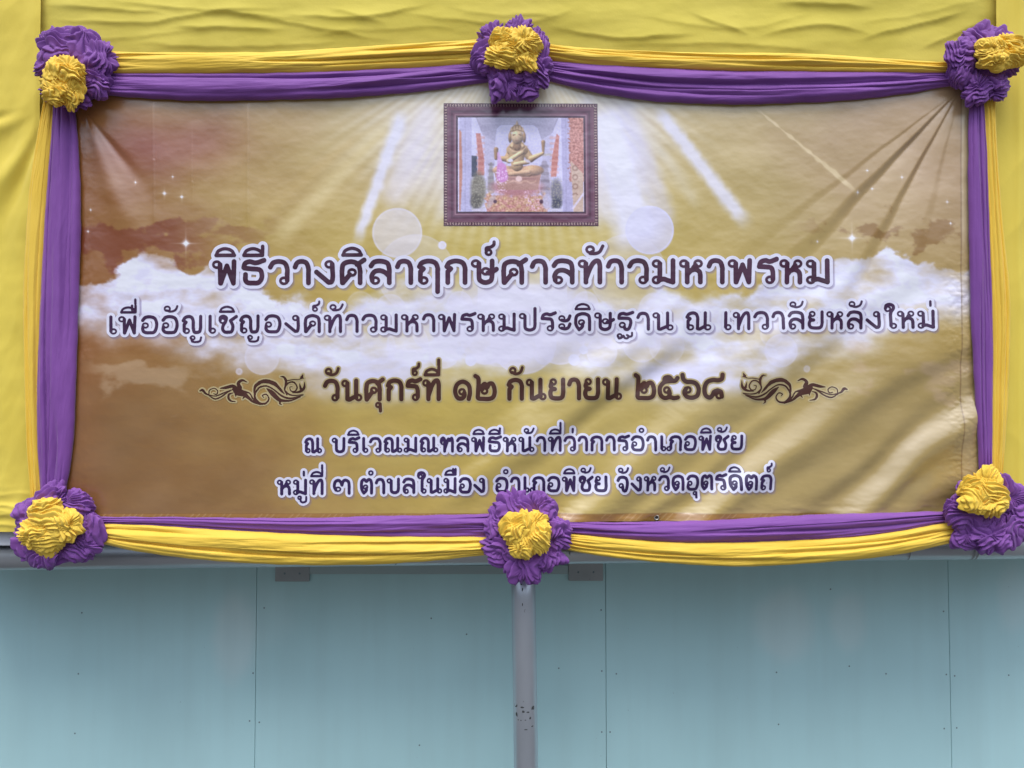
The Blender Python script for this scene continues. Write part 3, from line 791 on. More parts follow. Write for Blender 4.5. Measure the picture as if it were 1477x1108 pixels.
    def disc_(x, y, r, a, col=(216, 212, 234), rim=0.3):
        nonlocal c
        d = np.hypot(X - x, Y - y)
        c = mixc(c, col, a * sstep(r + .8, r - .8, d) + rim * a * np.exp(-((d - r + 1.2) / 1.3) ** 2))
    disc_(573, 336, 36, .60); disc_(937, 332, 35, .75, (208, 206, 240)); disc_(600, 394, 56, .32); disc_(905, 394, 56, .32)
    for (x, y, r, a) in ((663, 438, 18, .45), (845, 438, 18, .45), (638, 354, 6, .8), (563, 446, 22, .4), (945, 446, 24, .4), (378, 516, 25, .42), (1126, 506, 24, .42),
                         (620, 478, 26, .4), (888, 478, 26, .4), (588, 495, 30, .4), (925, 495, 28, .4), (724, 512, 14, .5), (785, 512, 14, .5), (700, 490, 36, .55),
                         (808, 490, 36, .55), (755, 492, 48, .55), (655, 478, 30, .4), (858, 474, 30, .4), (640, 510, 22, .45), (868, 508, 22, .45), (728, 470, 60, .3), (545, 500, 26, .3), (962, 500, 26, .3), (500, 470, 30, .22), (1010, 466, 30, .22), (690, 430, 26, .35), (822, 430, 26, .35), (1112, 484, 16, .3), (345, 536, 5, .5), (1165, 532, 5, .4), (520, 440, 20, .25), (985, 450, 18, .25)):
        disc_(x, y, r, a)
    for (x, y, r) in ((679, 520, 8), (664, 506, 6), (828, 519, 8), (842, 505, 6)):
        disc_(x, y, r, .95, (214, 212, 242))
    def star(x, y, r, s):
        nonlocal c
        d = np.hypot(X - x, Y - y)
        g = np.exp(-(d / (r * .45)) ** 2) + .9 * np.exp(-np.abs(X - x) / .9 - np.abs(Y - y) / r) + .9 * np.exp(-np.abs(Y - y) / .9 - np.abs(X - x) / r)
        c = mixc(c, (240, 236, 250), g * s)
    star(268, 351, 9, 1); star(1230, 343, 9, 1); star(237, 279, 4, .9); star(262, 284, 3.5, .9)
    for (x, y, s) in ((195, 263, .8), (249, 255, .7), (131, 303, .6), (127, 334, .8), (1251, 246, .7), (1302, 255, .8), (1260, 271, .8), (1238, 277, .9), (1367, 291, .7),
                      (1372, 322, .8), (1391, 295, .6), (1180, 348, .6)):
        star(x, y, 2.0, s)
    # printed drop edge of the lettering
    for (x0, y0, D, gw, li) in rasters:
        if li == 2: continue
        m_ = (X > x0) & (X < x0 + D.shape[1] * SS + 4) & (Y > y0) & (Y < y0 + D.shape[0] * SS + 4)
        xi = np.clip(((X - 1.8 - x0) / SS), 0, D.shape[1] - 1).astype(int); yi = np.clip(((Y - 2.0 - y0) / SS), 0, D.shape[0] - 1).astype(int)
        c = mixc(c, (112, 96, 128), 0.55 * m_ * sstep(gw + 1.6, gw - 0.8, D[yi, xi]))
    # hems
    bh = sstep(740, 742, Y)
    c = mixc(c, (150, 104, 52), bh * 0.85)
    zz = np.abs(((X / 9.0 + (Y - 746) / 9.0) % 1) - .5)
    c = mixc(c, (196, 164, 116), bh * sstep(.07, .03, zz) * 0.7 * (noise(X / 30, 0.1, 117) > -0.25))
    rh = sstep(1386, 1388, X)
    c = mixc(c, (190, 168, 130), rh * 0.8 * sstep(380, 320, Y) + rh * 0.25)
    c = mixc(c, (88, 60, 36), 0.5 * np.exp(-((X - 1387) / .9) ** 2) + 0.4 * np.exp(-((Y - 741) / .8) ** 2))
    c = c + (np.array((150.0, 140.0, 132.0)) - c) * 0.15
    return np.clip(c, 4, 250)

ILLUM = 0.725
def printed(c):
    return np.clip((lin(c) - 0.024) / ILLUM, 0.008, 0.92)

step = 1.25
nbx, nby = int((BX1 - BX0) / step), int((BY1 - BY0) / step)
GX, GY = np.meshgrid(np.linspace(BX0, BX1, nbx), np.linspace(BY0, BY1, nby))
pp = P(GX, GY, 0.0); pp[..., 1] -= zban(GX, GY)
banner = make_mesh('printed_banner', pp.reshape(-1, 3), grid_faces(nby, nbx), M_print, col=printed(paint_banner(GX, GY)).reshape(-1, 3))
tag(banner, 'large glossy gold vinyl banner with clouds, Thai lettering and a framed picture', 'banner')

def on_banner(px, off):
    p = P(px[:, 0], px[:, 1], 0.0)
    p[:, 1] -= zban(px[:, 0], px[:, 1]) + off
    return p
inks = [ink('plum_ink', (0.042, 0.006, 0.024), (0.075, 0.020, 0.052)), ink('violet_ink', (0.034, 0.006, 0.040), (0.060, 0.020, 0.072)),
        ink('brown_ink', (0.045, 0.010, 0.004), (0.080, 0.026, 0.016)), ink('indigo_ink', (0.018, 0.004, 0.055), (0.044, 0.018, 0.090)),
        ink('indigo_ink', (0.018, 0.004, 0.055), (0.044, 0.018, 0.090))]
M_halo = ink('lavender_white_ink', (0.72, 0.70, 0.84), (0.80, 0.78, 0.90))
M_gold_halo = ink('pale_gold_ink', (0.46, 0.36, 0.17), (0.54, 0.43, 0.22))
for (x0, y0, D, gw, k) in rasters:
    v, f = march(x0, y0, D, 0.0)
    t = make_mesh('lettering', on_banner(v, 0.0011), f, inks[k], banner)
    t['label'] = ['large plum Thai lettering with white outline under the picture', 'violet Thai lettering outlined in white across the clouds',
                  'brown Thai lettering of the date line between two scroll ornaments', 'small indigo Thai lettering on the upper of the two bottom lines',
                  'small indigo Thai lettering on the lowest line'][k]
    v, f = march(x0, y0, D, gw)
    make_mesh('lettering_outline', on_banner(v, 0.0006), f, M_gold_halo if k == 2 else M_halo, t)
for k, (x0, y0, D, gw) in enumerate(orn_r):
    v, f = march(x0, y0, D, 0.0)
    t = make_mesh('scroll_ornament', on_banner(v, 0.0011), f, inks[2], banner)
    v, f = march(x0, y0, D, gw)
    make_mesh('ornament_outline', on_banner(v, 0.0006), f, M_gold_halo, t)

# ---- the printed framed picture
def paint_picture(X, Y):
    """X, Y in photo px; drawn in the 5.277x enlargement"""
    U = (X - 620) * 5.277; W = (Y - 130) * 5.277
    c = np.zeros(X.shape + (3,))
    c[:] = (200, 200, 226)
    def tone(col, nx_, ny_, k):
        q = 1 + k * (-0.30 * nx_ - 0.55 * ny_) - 0.30 * k * np.clip(nx_ ** 2 + ny_ ** 2, 0, 1)
        hl = k * 0.55 * np.exp(-((nx_ + 0.3) ** 2 + (ny_ + 0.45) ** 2) / 0.07)
        return np.asarray(col, float) * np.clip(q, 0.4, 1.6)[..., None] + hl[..., None] * np.array((70, 62, 50))
    def ell(x, y, a, b, col, s=1.0, soft=0.12, rot=0.0, k=0.0):
        nonlocal c
        cr, sr = math.cos(rot), math.sin(rot)
        p = ((U - x) * cr + (W - y) * sr) / a; q = (-(U - x) * sr + (W - y) * cr) / b
        if k: col = tone(col, p, q, k)
        c = mixc(c, col, s * sstep(1 + soft, 1 - soft, np.hypot(p, q)))
    def poly(pts, col, s=1.0):
        nonlocal c
        m = np.zeros(X.shape, bool); n = len(pts)
        for i in range(n):
            (xa, ya), (xb, yb) = pts[i], pts[(i + 1) % n]
            cond = (ya > W) != (yb > W)
            m ^= cond & (U < (xb - xa) * (W - ya) / (yb - ya + 1e-9) + xa)
        c = mixc(c, col, s * m)
    def cap(x0, y0, x1, y1, r0, r1, col, s=1.0, k=0.0):
        nonlocal c
        dx, dy = x1 - x0, y1 - y0; t = np.clip(((U - x0) * dx + (W - y0) * dy) / (dx * dx + dy * dy), 0, 1)
        d = np.hypot(U - x0 - t * dx, W - y0 - t * dy) - (r0 + (r1 - r0) * t)
        if k: col = tone(col, (U - x0 - t * dx) / (r0 + (r1 - r0) * t), (W - y0 - t * dy) / (r0 + (r1 - r0) * t), k)
        c = mixc(c, col, s * sstep(3, -3, d))
    n1 = fbm(U / 40, W / 30, 131, 4); n2 = fbm(U / 16, W / 14, 136, 3)
    # pavilion: arch, pillars
    poly([(318, 200), (345, 200), (395, 330), (430, 780), (318, 780)], (198, 200, 224))
    poly([(345, 200), (985, 200), (930, 330), (850, 380), (820, 290), (790, 268), (540, 268), (510, 295), (495, 400), (400, 340)], (166, 164, 178))
    poly([(350, 200), (980, 200), (945, 262), (395, 262)], (178, 176, 190))
    poly([(405, 345), (500, 395), (480, 780), (440, 780)], (184, 182, 198)); poly([(850, 375), (935, 335), (925, 780), (860, 780)], (186, 184, 202))
    poly([(225, 205), (318, 205), (318, 940), (225, 940)], (176, 176, 200)); poly([(1000, 205), (1075, 205), (1085, 940), (1010, 940)], (172, 170, 196))
    c = mixc(c, (150, 148, 170), 0.5 * ((np.abs(U - 1035) < 4) | (np.abs(U - 270) < 4)))
    poly([(318, 500), (360, 505), (360, 660), (318, 660)], (66, 76, 82))
    # garlands
    poly([(222, 300), (240, 320), (248, 640), (232, 920), (222, 920)], (186, 128, 96))
    poly([(350, 330), (385, 330), (412, 520), (412, 650), (362, 650), (368, 520)], (186, 118, 98)); poly([(965, 330), (985, 350), (975, 520), (960, 660), (918, 660), (930, 500)], (190, 118, 94))
    st = ((np.sin(W / 7.0) > 0.2) & (np.abs(U - 385) < 32) & (W > 350) & (W < 640)) | ((np.sin(W / 7.0) > 0.2) & (np.abs(U - 945) < 34) & (W > 350) & (W < 640))
    c = mixc(c, (206, 150, 128), 0.5 * st)
    gm = (U > 1060 + 16 * n2) & (U < 1170) & (W < 700)
    c = mixc(c, np.stack([184 + 34 * n2, 128 + 34 * n2, 104 + 30 * n2], -1), 1.0 * gm)
    poly([(1070, 540), (1165, 640), (1165, 940), (1090, 940)], (196, 172, 140)); 
    c = mixc(c, (146, 112, 84), 0.7 * ((np.abs(np.hypot(U - 1103, (W % 70) - 35) - 18) < 6) & (W > 570) & (W < 800)))
    cap(1085, 900, 1165, 790, 8, 8, (214, 206, 214))
    # plants
    for (x, y, a, b, col) in ((368, 760, 58, 130, (112, 110, 82)), (350, 850, 42, 60, (84, 84, 64)), (960, 790, 46, 110, (108, 108, 110)), (958, 860, 44, 50, (70, 76, 84))):
        ell(x, y, a, b, col, .95, .3)
    lv = fbm(U / 11, W / 11, 141, 2)
    pm = sstep(0.1, 0.4, lv) * (((U > 318) & (U < 440)) | ((U > 905) & (U < 1005))) * sstep(620, 700, W)
    c = mixc(c, (168, 168, 130), pm * 0.7)
    cap(465, 560, 465, 760, 10, 30, (150, 148, 136)); cap(870, 560, 880, 780, 22, 40, (158, 152, 160))
    c = mixc(c, (120, 112, 112), 0.6 * ((np.abs(U - 872) < 34) & (np.sin(W / 9.0) > .3) & (W > 550) & (W < 760)) + 0.6 * ((np.abs(U - 465) < 22) & (np.sin(W / 8.0) > .3) & (W > 560) & (W < 760)))
    # flowers below
    fm = sstep(0, 1, (W - 770 + 40 * n1) / 40.0) * (np.abs(U - 660) < 240 + 20 * n1)
    c = mixc(c, np.stack([196 + 30 * n2, 148 + 40 * n2 + 18 * n1, 112 + 34 * n2 - 10 * n1], -1), fm)
    ell(660, 740, 190, 70, (176, 118, 108), .95, .3)
    # statue: generic seated gold figure with several arms
    G0, G1, G2 = (192, 160, 104), (156, 124, 76), (214, 184, 128)
    poly([(500, 580), (830, 580), (850, 620), (820, 760), (520, 760), (490, 620)], (172, 130, 104))
    ell(560, 612, 84, 36, (194, 156, 108), k=.6); ell(782, 612, 84, 40, (194, 156, 108), k=.6)
    cap(580, 626, 752, 634, 26, 26, (198, 158, 112), k=.6); cap(752, 622, 610, 640, 18, 14, (204, 166, 118), k=.6)
    c = mixc(c, (146, 100, 84), 0.7 * ((np.abs(W - 676) < 5) & (np.abs(U - 665) < 140)))
    c = mixc(c, (206, 168, 130), 0.6 * ((np.abs(W - 700 + 8 * np.sin(U / 14)) < 6) & (np.abs(U - 665) < 140)))
    cap(862, 480, 862, 395, 7, 15, G1, k=.8); cap(860, 495, 915, 490, 9, 7, (176, 172, 158))
    cap(628, 452, 590, 525, 34, 26, G0, k=.9); cap(712, 452, 768, 525, 34, 26, G0, k=.9)
    cap(590, 525, 512, 520, 24, 13, G0, k=.9); cap(768, 525, 858, 482, 24, 11, G0, k=.9)
    cap(502, 522, 504, 452, 11, 17, G1, k=.8)
    cap(622, 458, 706, 458, 40, 40, G0, k=.6); cap(663, 450, 663, 575, 66, 44, G0, k=.7)
    ell(640, 462, 30, 26, G2, .7, .4, k=.6); ell(694, 462, 30, 26, G2, .7, .4, k=.6)
    cap(600, 540, 698, 476, 19, 16, G2, k=.9); cap(742, 548, 645, 566, 17, 15, G2, k=.9)
    cap(628, 430, 704, 430, 16, 16, G2, k=.6)
    c = mixc(c, (128, 96, 58), 0.6 * (np.abs(np.hypot((U - 664) / 1.15, W - 408) - 52) < 5) * (W > 430))
    c = mixc(c, (220, 192, 140), 0.6 * (np.abs(np.hypot((U - 664) / 1.15, W - 408) - 62) < 4) * (W > 430))
    ell(612, 537, 20, 13, (220, 218, 226)); ell(742, 541, 24, 11, (206, 202, 210), .9, .2, .35)
    cap(663, 392, 663, 430, 25, 32, (158, 126, 82), k=.5)
    ell(610, 362, 13, 40, G1, k=.8); ell(718, 362, 13, 40, G1, k=.8)
    ell(664, 358, 46, 56, G2, k=.75)
    cap(650, 340, 634, 344, 3, 4, (116, 86, 54)); cap(678, 340, 694, 344, 3, 4, (116, 86, 54))
    cap(664, 348, 664, 368, 3, 6, (210, 180, 128), .8); cap(652, 386, 676, 386, 3, 3, (132, 92, 62), .9)
    poly([(604, 326), (622, 288), (640, 268), (664, 262), (688, 268), (706, 288), (724, 326), (664, 308)], G1)
    for kx in (-44, -22, 0, 22, 44):
        poly([(664 + kx - 11, 300 - abs(kx) * -0.25), (664 + kx, 262 + abs(kx) * 0.35), (664 + kx + 11, 300 + abs(kx) * 0.25)], G2, .9)
        cap(664 + kx, 312 + abs(kx) * .2, 664 + kx, 314 + abs(kx) * .2, 5, 5, (214, 186, 130), .8)
    cap(664, 262, 664, 238, 11, 3, G0, k=.7)
    c = mixc(c, G1, 0.35 * sstep(0.15, 0.5, n2) * (np.hypot((U - 664) / 110, (W - 500) / 130) < 1))
    ell(676, 676, 24, 22, (222, 190, 172)); 
    # pink orchids, white blossoms
    cap(520, 480, 540, 600, 8, 28, (206, 166, 206)); cap(545, 590, 550, 660, 36, 44, (196, 128, 180))
    om = sstep(0.15, 0.45, fbm(U / 13, W / 13, 151, 2)) * (np.hypot((U - 545) / 55, (W - 660) / 70) < 1)
    c = mixc(c, (234, 210, 226), om)
    om = sstep(0.1, 0.4, fbm(U / 14, W / 14, 153, 2)) * ((np.hypot((U - 790) / 60, (W - 860) / 60) < 1) | (np.hypot((U - 735) / 22, (W - 800) / 36) < 1) | (np.hypot((U - 545) / 40, (W - 765) / 26) < 1))
    c = mixc(c, (228, 192, 204), om)
    ell(890, 850, 38, 60, (190, 188, 204), .9, .25); ell(465, 850, 20, 60, (184, 168, 160), .8, .3, .5)
    ell(496, 850, 14, 14, (84, 60, 66)); ell(846, 850, 14, 16, (84, 60, 66))
    ell(368, 915, 46, 12, (196, 192, 200)); ell(960, 912, 46, 10, (200, 198, 206))
    c = c + (n2 * 10 + 9 * noise(U / 9, W / 9, 157) + 8 * noise(U / 5, W / 5, 158))[..., None]
    ker = np.array([1, 4, 6, 4, 1]) / 16.0
    for ax in (0, 1):
        c = sum(w_ * np.roll(c, k_ - 2, ax) for k_, w_ in enumerate(ker))
    gm_ = c.mean(-1, keepdims=True); c = gm_ + (c - gm_) * 0.90
    c = c * 0.93 + np.array((10, 4, 16))
    return U, W, np.clip(c, 20, 240)

ps = 0.5
px_ = np.arange(640.0, 862.01, ps); py_ = np.arange(149.5, 326.01, ps)
PX, PY = np.meshgrid(px_, py_)
k = (PY - 149.5) / 176.5
PXw = PX + 1.5 * (k - 0.2) * (PX - 640) / 222.0
U, W, pc = paint_picture(PX, PY)
# frame colours by distance from the outer edge (px)
de = np.minimum(np.minimum(PX - 640, 862 - PX), np.minimum(PY - 149.5, 326 - PY))
fc = np.zeros_like(pc); fc[:] = (104, 66, 84)
fc = mixc(fc, (84, 52, 68), sstep(9.5, 11, de) * sstep(14.0, 13.0, de))
fc = mixc(fc, (150, 116, 128), sstep(15.5, 16.0, de) * sstep(17.6, 17.0, de) * .8)
fc = mixc(fc, (70, 44, 62), sstep(17.8, 18.4, de))
fc = mixc(fc, (126, 92, 100), np.exp(-((de - 6.2) / .8) ** 2) * .5)
side = np.where(np.minimum(PX - 640, 862 - PX) < np.minimum(PY - 149.5, 326 - PY), PY, PX)
bead = (np.sin(side * 1.55 + 1.3 * noise(side / 5, de, 161)) > 0.15) & (de > 1.2) & (de < 4.8)
fc = mixc(fc, (172, 150, 138), bead * .75); fc = mixc(fc, (60, 38, 48), (~bead) * (de < 5.2) * .55)
inner = de >= 20.5
ny, nx = PX.shape
pw = on_banner(np.stack([PXw.ravel(), PY.ravel()], -1), 0.0009)
allf = grid_faces(ny, nx)
fi = inner.ravel()[allf].all(1)
def sub_mesh(name, faces, colours, parent):
    used, inv = np.unique(faces.ravel(), return_inverse=True)
    return make_mesh(name, pw[used], inv.reshape(-1, 4), M_print, parent, col=printed(colours.reshape(-1, 3)[used]))
frame_o = sub_mesh('picture_frame', allf[~fi], fc, banner)
frame_o['label'] = 'dark plum picture frame with beaded rim printed at top centre'
sub_mesh('picture', allf[fi], pc, frame_o)

# eyelet on the bottom hem
def torus(c, R, r, n=24, m=10):
    V = []; 
    for i in range(n):
        a = 2 * math.pi * i / n
        for j in range(m):
            b = 2 * math.pi * j / m
            V.append((c[0] + (R + r * math.cos(b)) * math.cos(a), c[1] - r * 0.6 * math.sin(b), c[2] + (R + r * math.cos(b)) * math.sin(a)))
    Fc = [(i * m + j, ((i + 1) % n) * m + j, ((i + 1) % n) * m + (j + 1) % m, i * m + (j + 1) % m) for i in range(n) for j in range(m)]
    return np.array(V), Fc
ec = on_banner(np.array([[948.0, 747.5]]), 0.0012)[0]
V, Fc = torus(ec, 0.0058, 0.0016)
ey = make_mesh('eyelet', V, Fc, mat('brass_eyelet', (0.62, 0.58, 0.50), 0.3, 0.9)[0], banner)
V, Fc = disc(ec, 0.0048, 0.0)
make_mesh('eyelet_hole', V, Fc, mat('eyelet_shadow', (0.012, 0.008, 0.01), 0.9)[0], ey)

# ------------------------------------------------------------------ cloth swags
def ip(tab, t):
    """smooth interpolation of ((pos, val), ...)"""
    tab = np.array(tab, float)
    q = catmull(tab, 24)
    return np.interp(t, q[:, 0], q[:, 1])

def swag(axis, a0, a1, e0, e1, m, label, group, seed, y=-0.006, depth=0.026, folds=3):
    """cloth band between two edge curves; axis 'x' runs along photo x, 'y' down the photo"""
    rs = np.random.RandomState(seed)
    nu, nv = int(abs(a1 - a0) / 1.6), 110
    a = np.linspace(a0, a1, nu); v = np.linspace(0, 1, nv)
    E0 = ip(e0, a); E1 = ip(e1, a)
    A, Vv = np.meshgrid(a, v, indexing='ij')
    u = (A - a0) / (a1 - a0)
    L = abs(a1 - a0)
    # a few long creases that wander, pinch together at the ends and open in the middle
    nf = folds + 1
    ks = (np.arange(1, nf) + rs.uniform(-0.30, 0.30, nf - 1)) / nf
    bounds = [np.zeros(nu)]
    uu = u[:, 0]
    for k in ks:
        bounds.append(k + rs.uniform(-0.13, 0.13) * (uu - 0.5) * 2 + 0.05 * noise(uu * 2.4, k * 10, seed + 202) + 0.012 * noise(uu * 9, k * 10, seed + 206))
    bounds.append(np.ones(nu))
    Bn = np.clip(np.sort(np.stack(bounds), 0), 0, 1)
    h = np.zeros_like(A)
    for k in range(nf):
        lo, hi = Bn[k][:, None], Bn[k + 1][:, None]
        t = (Vv - lo) / np.maximum(hi - lo, 1e-3)
        inside = (t >= 0) & (t <= 1); t = np.clip(t, 0, 1)
        amp = rs.uniform(0.55, 1.0) * (0.62 + 0.38 * noise(u * 2.3 + 5 * k, 0.4, seed + 203)) * np.clip((hi - lo) * nf, 0.25, 1.3)
        p0_, p1_ = (0.34, 0.9) if rs.rand() < 0.6 else (0.9, 0.34)
        bulge = (t ** p0_) * ((1 - t) ** p1_) * 1.65
        h = np.where(inside, amp * bulge, h)
    gate = np.maximum(sstep(-0.30, 0.20, noise(u * 1.8 + 3, Vv * 2.6, seed + 209)), 0.8 * (sstep(0.14, 0.02, u) + sstep(0.86, 0.98, u)))
    h = (0.58 + 0.16 * noise(u * 2.0, Vv * 2.4, seed + 210)) * (1 - gate) + h * gate
    h += 0.13 * noise(u * L / 130, Vv * 2.2, seed + 204) + 0.05 * noise(u * L / 46, Vv * 6, seed + 207)
    h += 0.085 * fbm(u * L / 60 + Vv * 2.5, Vv * 5.5 + 0.4 * noise(u * L / 120, 0.2, seed + 212), seed + 211, 3) * (0.35 + 0.65 * sstep(-0.3, 0.5, noise(u * L / 160, 2.2, seed + 213)))
    endp = sstep(0.12, 0.0, u) + sstep(0.88, 1.0, u)
    h += endp * 0.40 * (np.abs(np.sin(np.pi * (Vv + 0.05 * noise(u * 9, Vv * 3, seed + 208)) * 4.5 + rs.rand() * 3)) - 0.5)
    prof = np.sqrt(np.clip(1 - (2 * Vv - 1) ** 2, 0, 1)) ** 0.8
    width = np.abs(E1 - E0)[:, None]
    dz = depth * (0.55 + 0.45 * np.clip(width / 38.0, 0.3, 1.2)) * prof * (0.42 + 0.78 * h)
    # scalloped edges
    wob = 0.9 * noise(A / 26, Vv * 0 + 0.3, seed + 205)
    B = E0[:, None] + (E1 - E0)[:, None] * Vv + wob * (1 - prof)
    X, Y = (A, B) if axis == 'x' else (B, A)
    p = P(X, Y, y); p[..., 1] -= dz
    o = make_mesh('fabric_swag', p.reshape(-1, 3), grid_faces(nu, nv, flip=(axis == 'x')), m)
    sm = o.modifiers.new('thickness', 'SOLIDIFY'); sm.thickness = 0.001; sm.offset = -1
    tag(o, label, 'fabric swag', group)
    return o
GY_, GP_ = 'yellow cloth swags framing the banner', 'purple cloth swags framing the banner'
swag('x', 140, 700, [(140, 75), (260, 76), (400, 75), (560, 66), (700, 57)], [(140, 108), (300, 109), (450, 107), (580, 101), (700, 94)], M_yellow,
     'yellow swag along the banner top from upper left to top middle rosette', GY_, 301, -0.010)
swag('x', 140, 705, [(140, 106), (300, 107), (450, 105), (580, 99), (705, 91)], [(140, 137), (220, 143), (310, 146), (480, 142), (600, 133), (705, 119)], M_purple,
     'purple swag along the banner top from upper left to top middle rosette', GP_, 302, -0.006)
swag('x', 780, 1385, [(780, 63), (860, 71), (1000, 77), (1150, 78), (1270, 85), (1385, 92)], [(780, 87), (860, 97), (1000, 103), (1150, 105), (1385, 107)], M_yellow,
     'yellow swag along the banner top from top middle to upper right rosette', GY_, 303, -0.010)
swag('x', 780, 1385, [(780, 88), (860, 94), (1000, 101), (1150, 104), (1385, 106)], [(780, 113), (840, 130), (940, 146), (1060, 151), (1190, 147), (1290, 138), (1385, 122)], M_purple,
     'purple swag along the banner top from top middle to upper right rosette', GP_, 304, -0.006, folds=4)
swag('x', 120, 715, [(120, 745), (260, 746), (420, 747), (560, 744), (715, 741)], [(120, 755), (210, 758), (330, 766), (480, 773), (600, 776), (715, 776)], M_purple,
     'purple swag along the banner bottom from lower left to bottom middle rosette', GP_, 305, -0.006, 0.022)
swag('x', 120, 715, [(120, 754), (210, 757), (330, 764), (480, 771), (600, 774), (715, 774)], [(120, 776), (160, 787), (230, 800), (340, 811), (470, 815), (600, 811), (715, 799)], M_yellow,
     'yellow swag along the banner bottom from lower left to bottom middle rosette', GY_, 306, -0.010)
swag('x', 805, 1395, [(805, 752), (900, 753), (1020, 750), (1160, 743), (1280, 739), (1395, 737)], [(805, 768), (880, 776), (990, 783), (1130, 781), (1260, 772), (1395, 748)], M_purple,
     'purple swag along the banner bottom from bottom middle to lower right rosette', GP_, 307, -0.006, folds=4)
swag('x', 805, 1400, [(805, 767), (880, 775), (990, 782), (1130, 780), (1260, 771), (1400, 747)], [(805, 790), (860, 801), (960, 812), (1070, 817), (1190, 811), (1300, 799), (1400, 776)], M_yellow,
     'yellow swag along the banner bottom from bottom middle to lower right rosette', GY_, 308, -0.010)
swag('y', 140, 725, [(140, 66), (200, 54), (280, 43), (420, 35), (560, 37), (650, 40), (725, 46)], [(140, 80), (200, 76), (300, 68), (430, 61), (600, 57), (725, 60)], M_yellow,
     'yellow swag hanging down the left side of the banner', GY_, 309, -0.010, 0.020, 3)
swag('y', 140, 730, [(140, 78), (200, 74), (300, 66), (430, 59), (600, 55), (730, 60)], [(140, 107), (220, 114), (310, 117), (420, 114), (560, 110), (650, 105), (730, 90)], M_purple,
     'purple swag hanging down the left side of the banner', GP_, 310, -0.008, 0.024, 4)
swag('y', 125, 700, [(125, 1399), (220, 1396), (330, 1397), (460, 1400), (600, 1408), (700, 1413)], [(125, 1417), (220, 1423), (330, 1427), (460, 1431), (600, 1430), (700, 1430)], M_purple,
     'purple swag hanging down the right side of the banner', GP_, 311, -0.008, 0.022, 5)
swag('y', 125, 705, [(125, 1416), (220, 1421), (330, 1425), (460, 1429), (600, 1428), (705, 1428)], [(125, 1434), (220, 1438), (330, 1446), (430, 1455), (540, 1454), (640, 1449), (705, 1444)], M_yellow,
     'yellow swag hanging down the right side of the banner', GY_, 312, -0.010, 0.022, 4)

# ------------------------------------------------------------------ ruched rosettes
def puff(c, rx, ry, rz, rs, res=(230, 140), spread=0.9, kf=1.0):
    """one gathered puff of cloth: sharp meandering pleats drawn in towards a sunken gather"""
    nu, nv = res
    th = np.linspace(0.0, np.pi * 0.97, nv)[:, None]; ph = np.linspace(0, 2 * np.pi, nu, endpoint=False)[None, :]
    s = 400 + int(rs.randint(0, 40)) * 5
    o1, o2, o3, o4 = rs.uniform(0, 50, 4)
    X = np.sin(th) * np.cos(ph); Y = np.sin(th) * np.sin(ph); Z = np.cos(th) + 0 * ph
    w1 = noise(1.3 * X + o1, 1.3 * Y + 0.7 * Z + o2, s); w2 = noise(1.3 * X + o3, 1.3 * Y - 0.7 * Z + o4, s + 1)
    w3 = noise(3.0 * X + o2, 3.0 * Y + 1.5 * Z + o3, s + 2)
    # pleats radiating from a gather that sits off centre, bent by the warp
    gx, gy = rs.uniform(-0.55, 0.55, 2)
    ang = np.arctan2(Y - gy + 0.25 * w2, X - gx + 0.25 * w1)
    rg = np.hypot(Y - gy, X - gx)
    k = int(round(rs.uniform(14, 20) * kf))
    k += k % 2
    f1 = np.abs(np.sin(0.5 * k * ang + 1.6 * w1 + 0.7 * w3))
    # a second family of folds running across
    dr = rs.uniform(0, np.pi); a2 = np.cos(dr) * X + np.sin(dr) * Y
    f2 = np.abs(np.sin(rs.uniform(10.5, 15.0) * kf * a2 + 3.4 * w2 + 0.8 * w3 + rs.uniform(0, 3)))
    mixw = sstep(-0.45, 0.10, w2 + 0.3 * w3)
    f1 = 0.6 * np.arcsin(np.clip(f1, 0, 1)) * 2 / np.pi + 0.4 * f1 ** 0.7
    f2 = 0.6 * np.arcsin(np.clip(f2, 0, 1)) * 2 / np.pi + 0.4 * f2 ** 0.7
    f = (1 - mixw) * f1 * sstep(0.0, 0.45, rg) + mixw * f2
    f = f * (0.50 + 0.50 * np.clip(Z + 0.15, 0, 1)) * (0.65 + 0.5 * noise(2.0 * X + o4, 2.0 * Y + o1 + Z, s + 3))
    r = 0.72 + (0.40 / kf ** 0.5) * f + 0.24 * w1 + 0.07 * w3 - 0.22 * np.exp(-(rg / 0.28) ** 2) * (Z > 0)
    q = np.stack([r * X, r * Y, r * Z], -1)
    d = np.array([rs.uniform(-spread, spread), -1.0, rs.uniform(-spread, spread)]); d /= np.linalg.norm(d)
    e1 = np.cross(d, (0, 0, 1.0)); e1 /= np.linalg.norm(e1); e2 = np.cross(d, e1)
    p = q[..., :1] * e1 + q[..., 1:2] * e2 + q[..., 2:] * d
    p = p * np.array([rx, ry, rz]) + np.asarray(c)
    i = np.arange(nv * nu).reshape(nv, nu); j = np.roll(i, -1, 1)
    fcs = np.stack([i[:-1], i[1:], j[1:], j[:-1]], -1).reshape(-1, 4)
    return p.reshape(-1, 3), fcs

def merge(parts):
    V = []; Fs = []; n = 0
    for v, f in parts:
        V.append(v); Fs.append(f + n); n += len(v)
    return np.vstack(V), np.vstack(Fs)

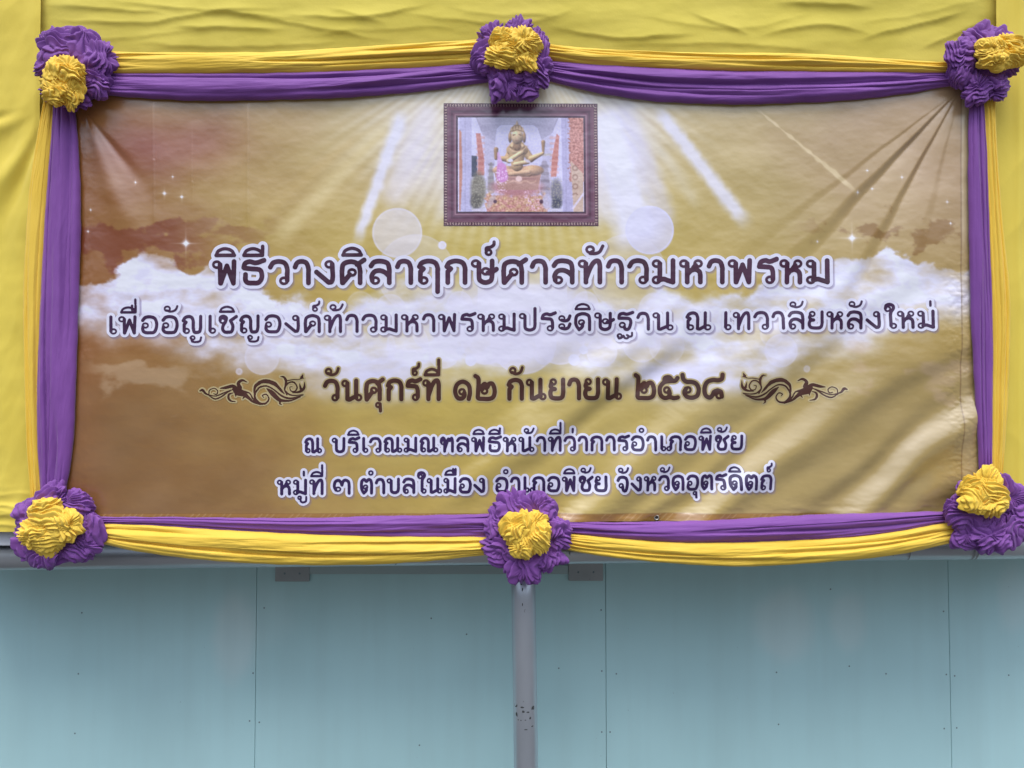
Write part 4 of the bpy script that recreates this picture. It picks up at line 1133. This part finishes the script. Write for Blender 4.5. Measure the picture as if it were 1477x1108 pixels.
PXM = DIST / F
def rosette(cx, cy, rx, ry, yx, yy, yrx, yry, label, seed, skip=None):
    rs = np.random.RandomState(seed)
    rx, ry = rx * 1.04, ry * 1.04
    root = empty('fabric_rosette', tuple(P(cx, cy, -0.004)))
    tag(root, label, 'rosette', 'purple and yellow cloth rosettes')
    loc = np.array(root.location)
    parts = [puff(P(cx, cy, -0.026) - loc, rx * .80 * PXM, 0.026, ry * .80 * PXM, rs, (260, 150), 0.1, 2.2)]
    n = 7; ph0 = rs.rand() * 6.28
    for k in range(n):
        a = ph0 + 2 * np.pi * (k + rs.uniform(-.18, .18)) / n
        pr = rs.uniform(0.40, 0.52)
        q = P(cx + math.cos(a) * rx * (1 - pr * .95), cy + math.sin(a) * ry * (1 - pr * .95), -0.034 + rs.uniform(-.008, .006)) - loc
        parts.append(puff(q, rx * pr * PXM * rs.uniform(.9, 1.15), 0.030, ry * pr * PXM * rs.uniform(.9, 1.15), rs))
    v, f = merge(parts)
    make_mesh('purple_ruffle', v, f, M_purple, root)
    parts = [puff(P(yx, yy, -0.064) - loc, yrx * .92 * PXM, 0.030, yry * .92 * PXM, rs, (260, 150), 0.25, 1.7)]
    n = 4; ph0 = rs.rand() * 6.28
    for k in range(n):
        a = ph0 + 2 * np.pi * (k + rs.uniform(-.2, .2)) / n
        pr = rs.uniform(0.50, 0.64)
        q = P(yx + math.cos(a) * yrx * (1 - pr * .95), yy + math.sin(a) * yry * (1 - pr * .95), -0.066 + rs.uniform(-.008, .006)) - loc
        parts.append(puff(q, yrx * pr * PXM * rs.uniform(.9, 1.1), 0.026, yry * pr * PXM * rs.uniform(.9, 1.1), rs))
    v, f = merge(parts)
    make_mesh('yellow_ruffle', v, f, M_yellow, root)
    return root
rosette(107, 100, 60, 60, 91, 118, 39, 42, 'upper left cloth rosette, yellow centre sitting low and left in the purple ring', 11)
rosette(742, 87, 59, 62, 741, 73, 46, 37, 'top middle cloth rosette just above the printed picture frame', 12)
rosette(1416, 94, 54, 59, 1444, 77, 42, 32, 'upper right cloth rosette, yellow centre spilling out past its right side', 13)
rosette(85, 762, 70, 63, 70, 757, 47, 46, 'lower left cloth rosette over the end of the steel pipe', 14)
rosette(760, 772, 66, 65, 760, 770, 41, 42, 'bottom middle cloth rosette on top of the upright pole', 15)
rosette(1428, 742, 66, 58, 1420, 711, 43, 38, 'lower right cloth rosette, yellow centre high above purple ruffles', 16)
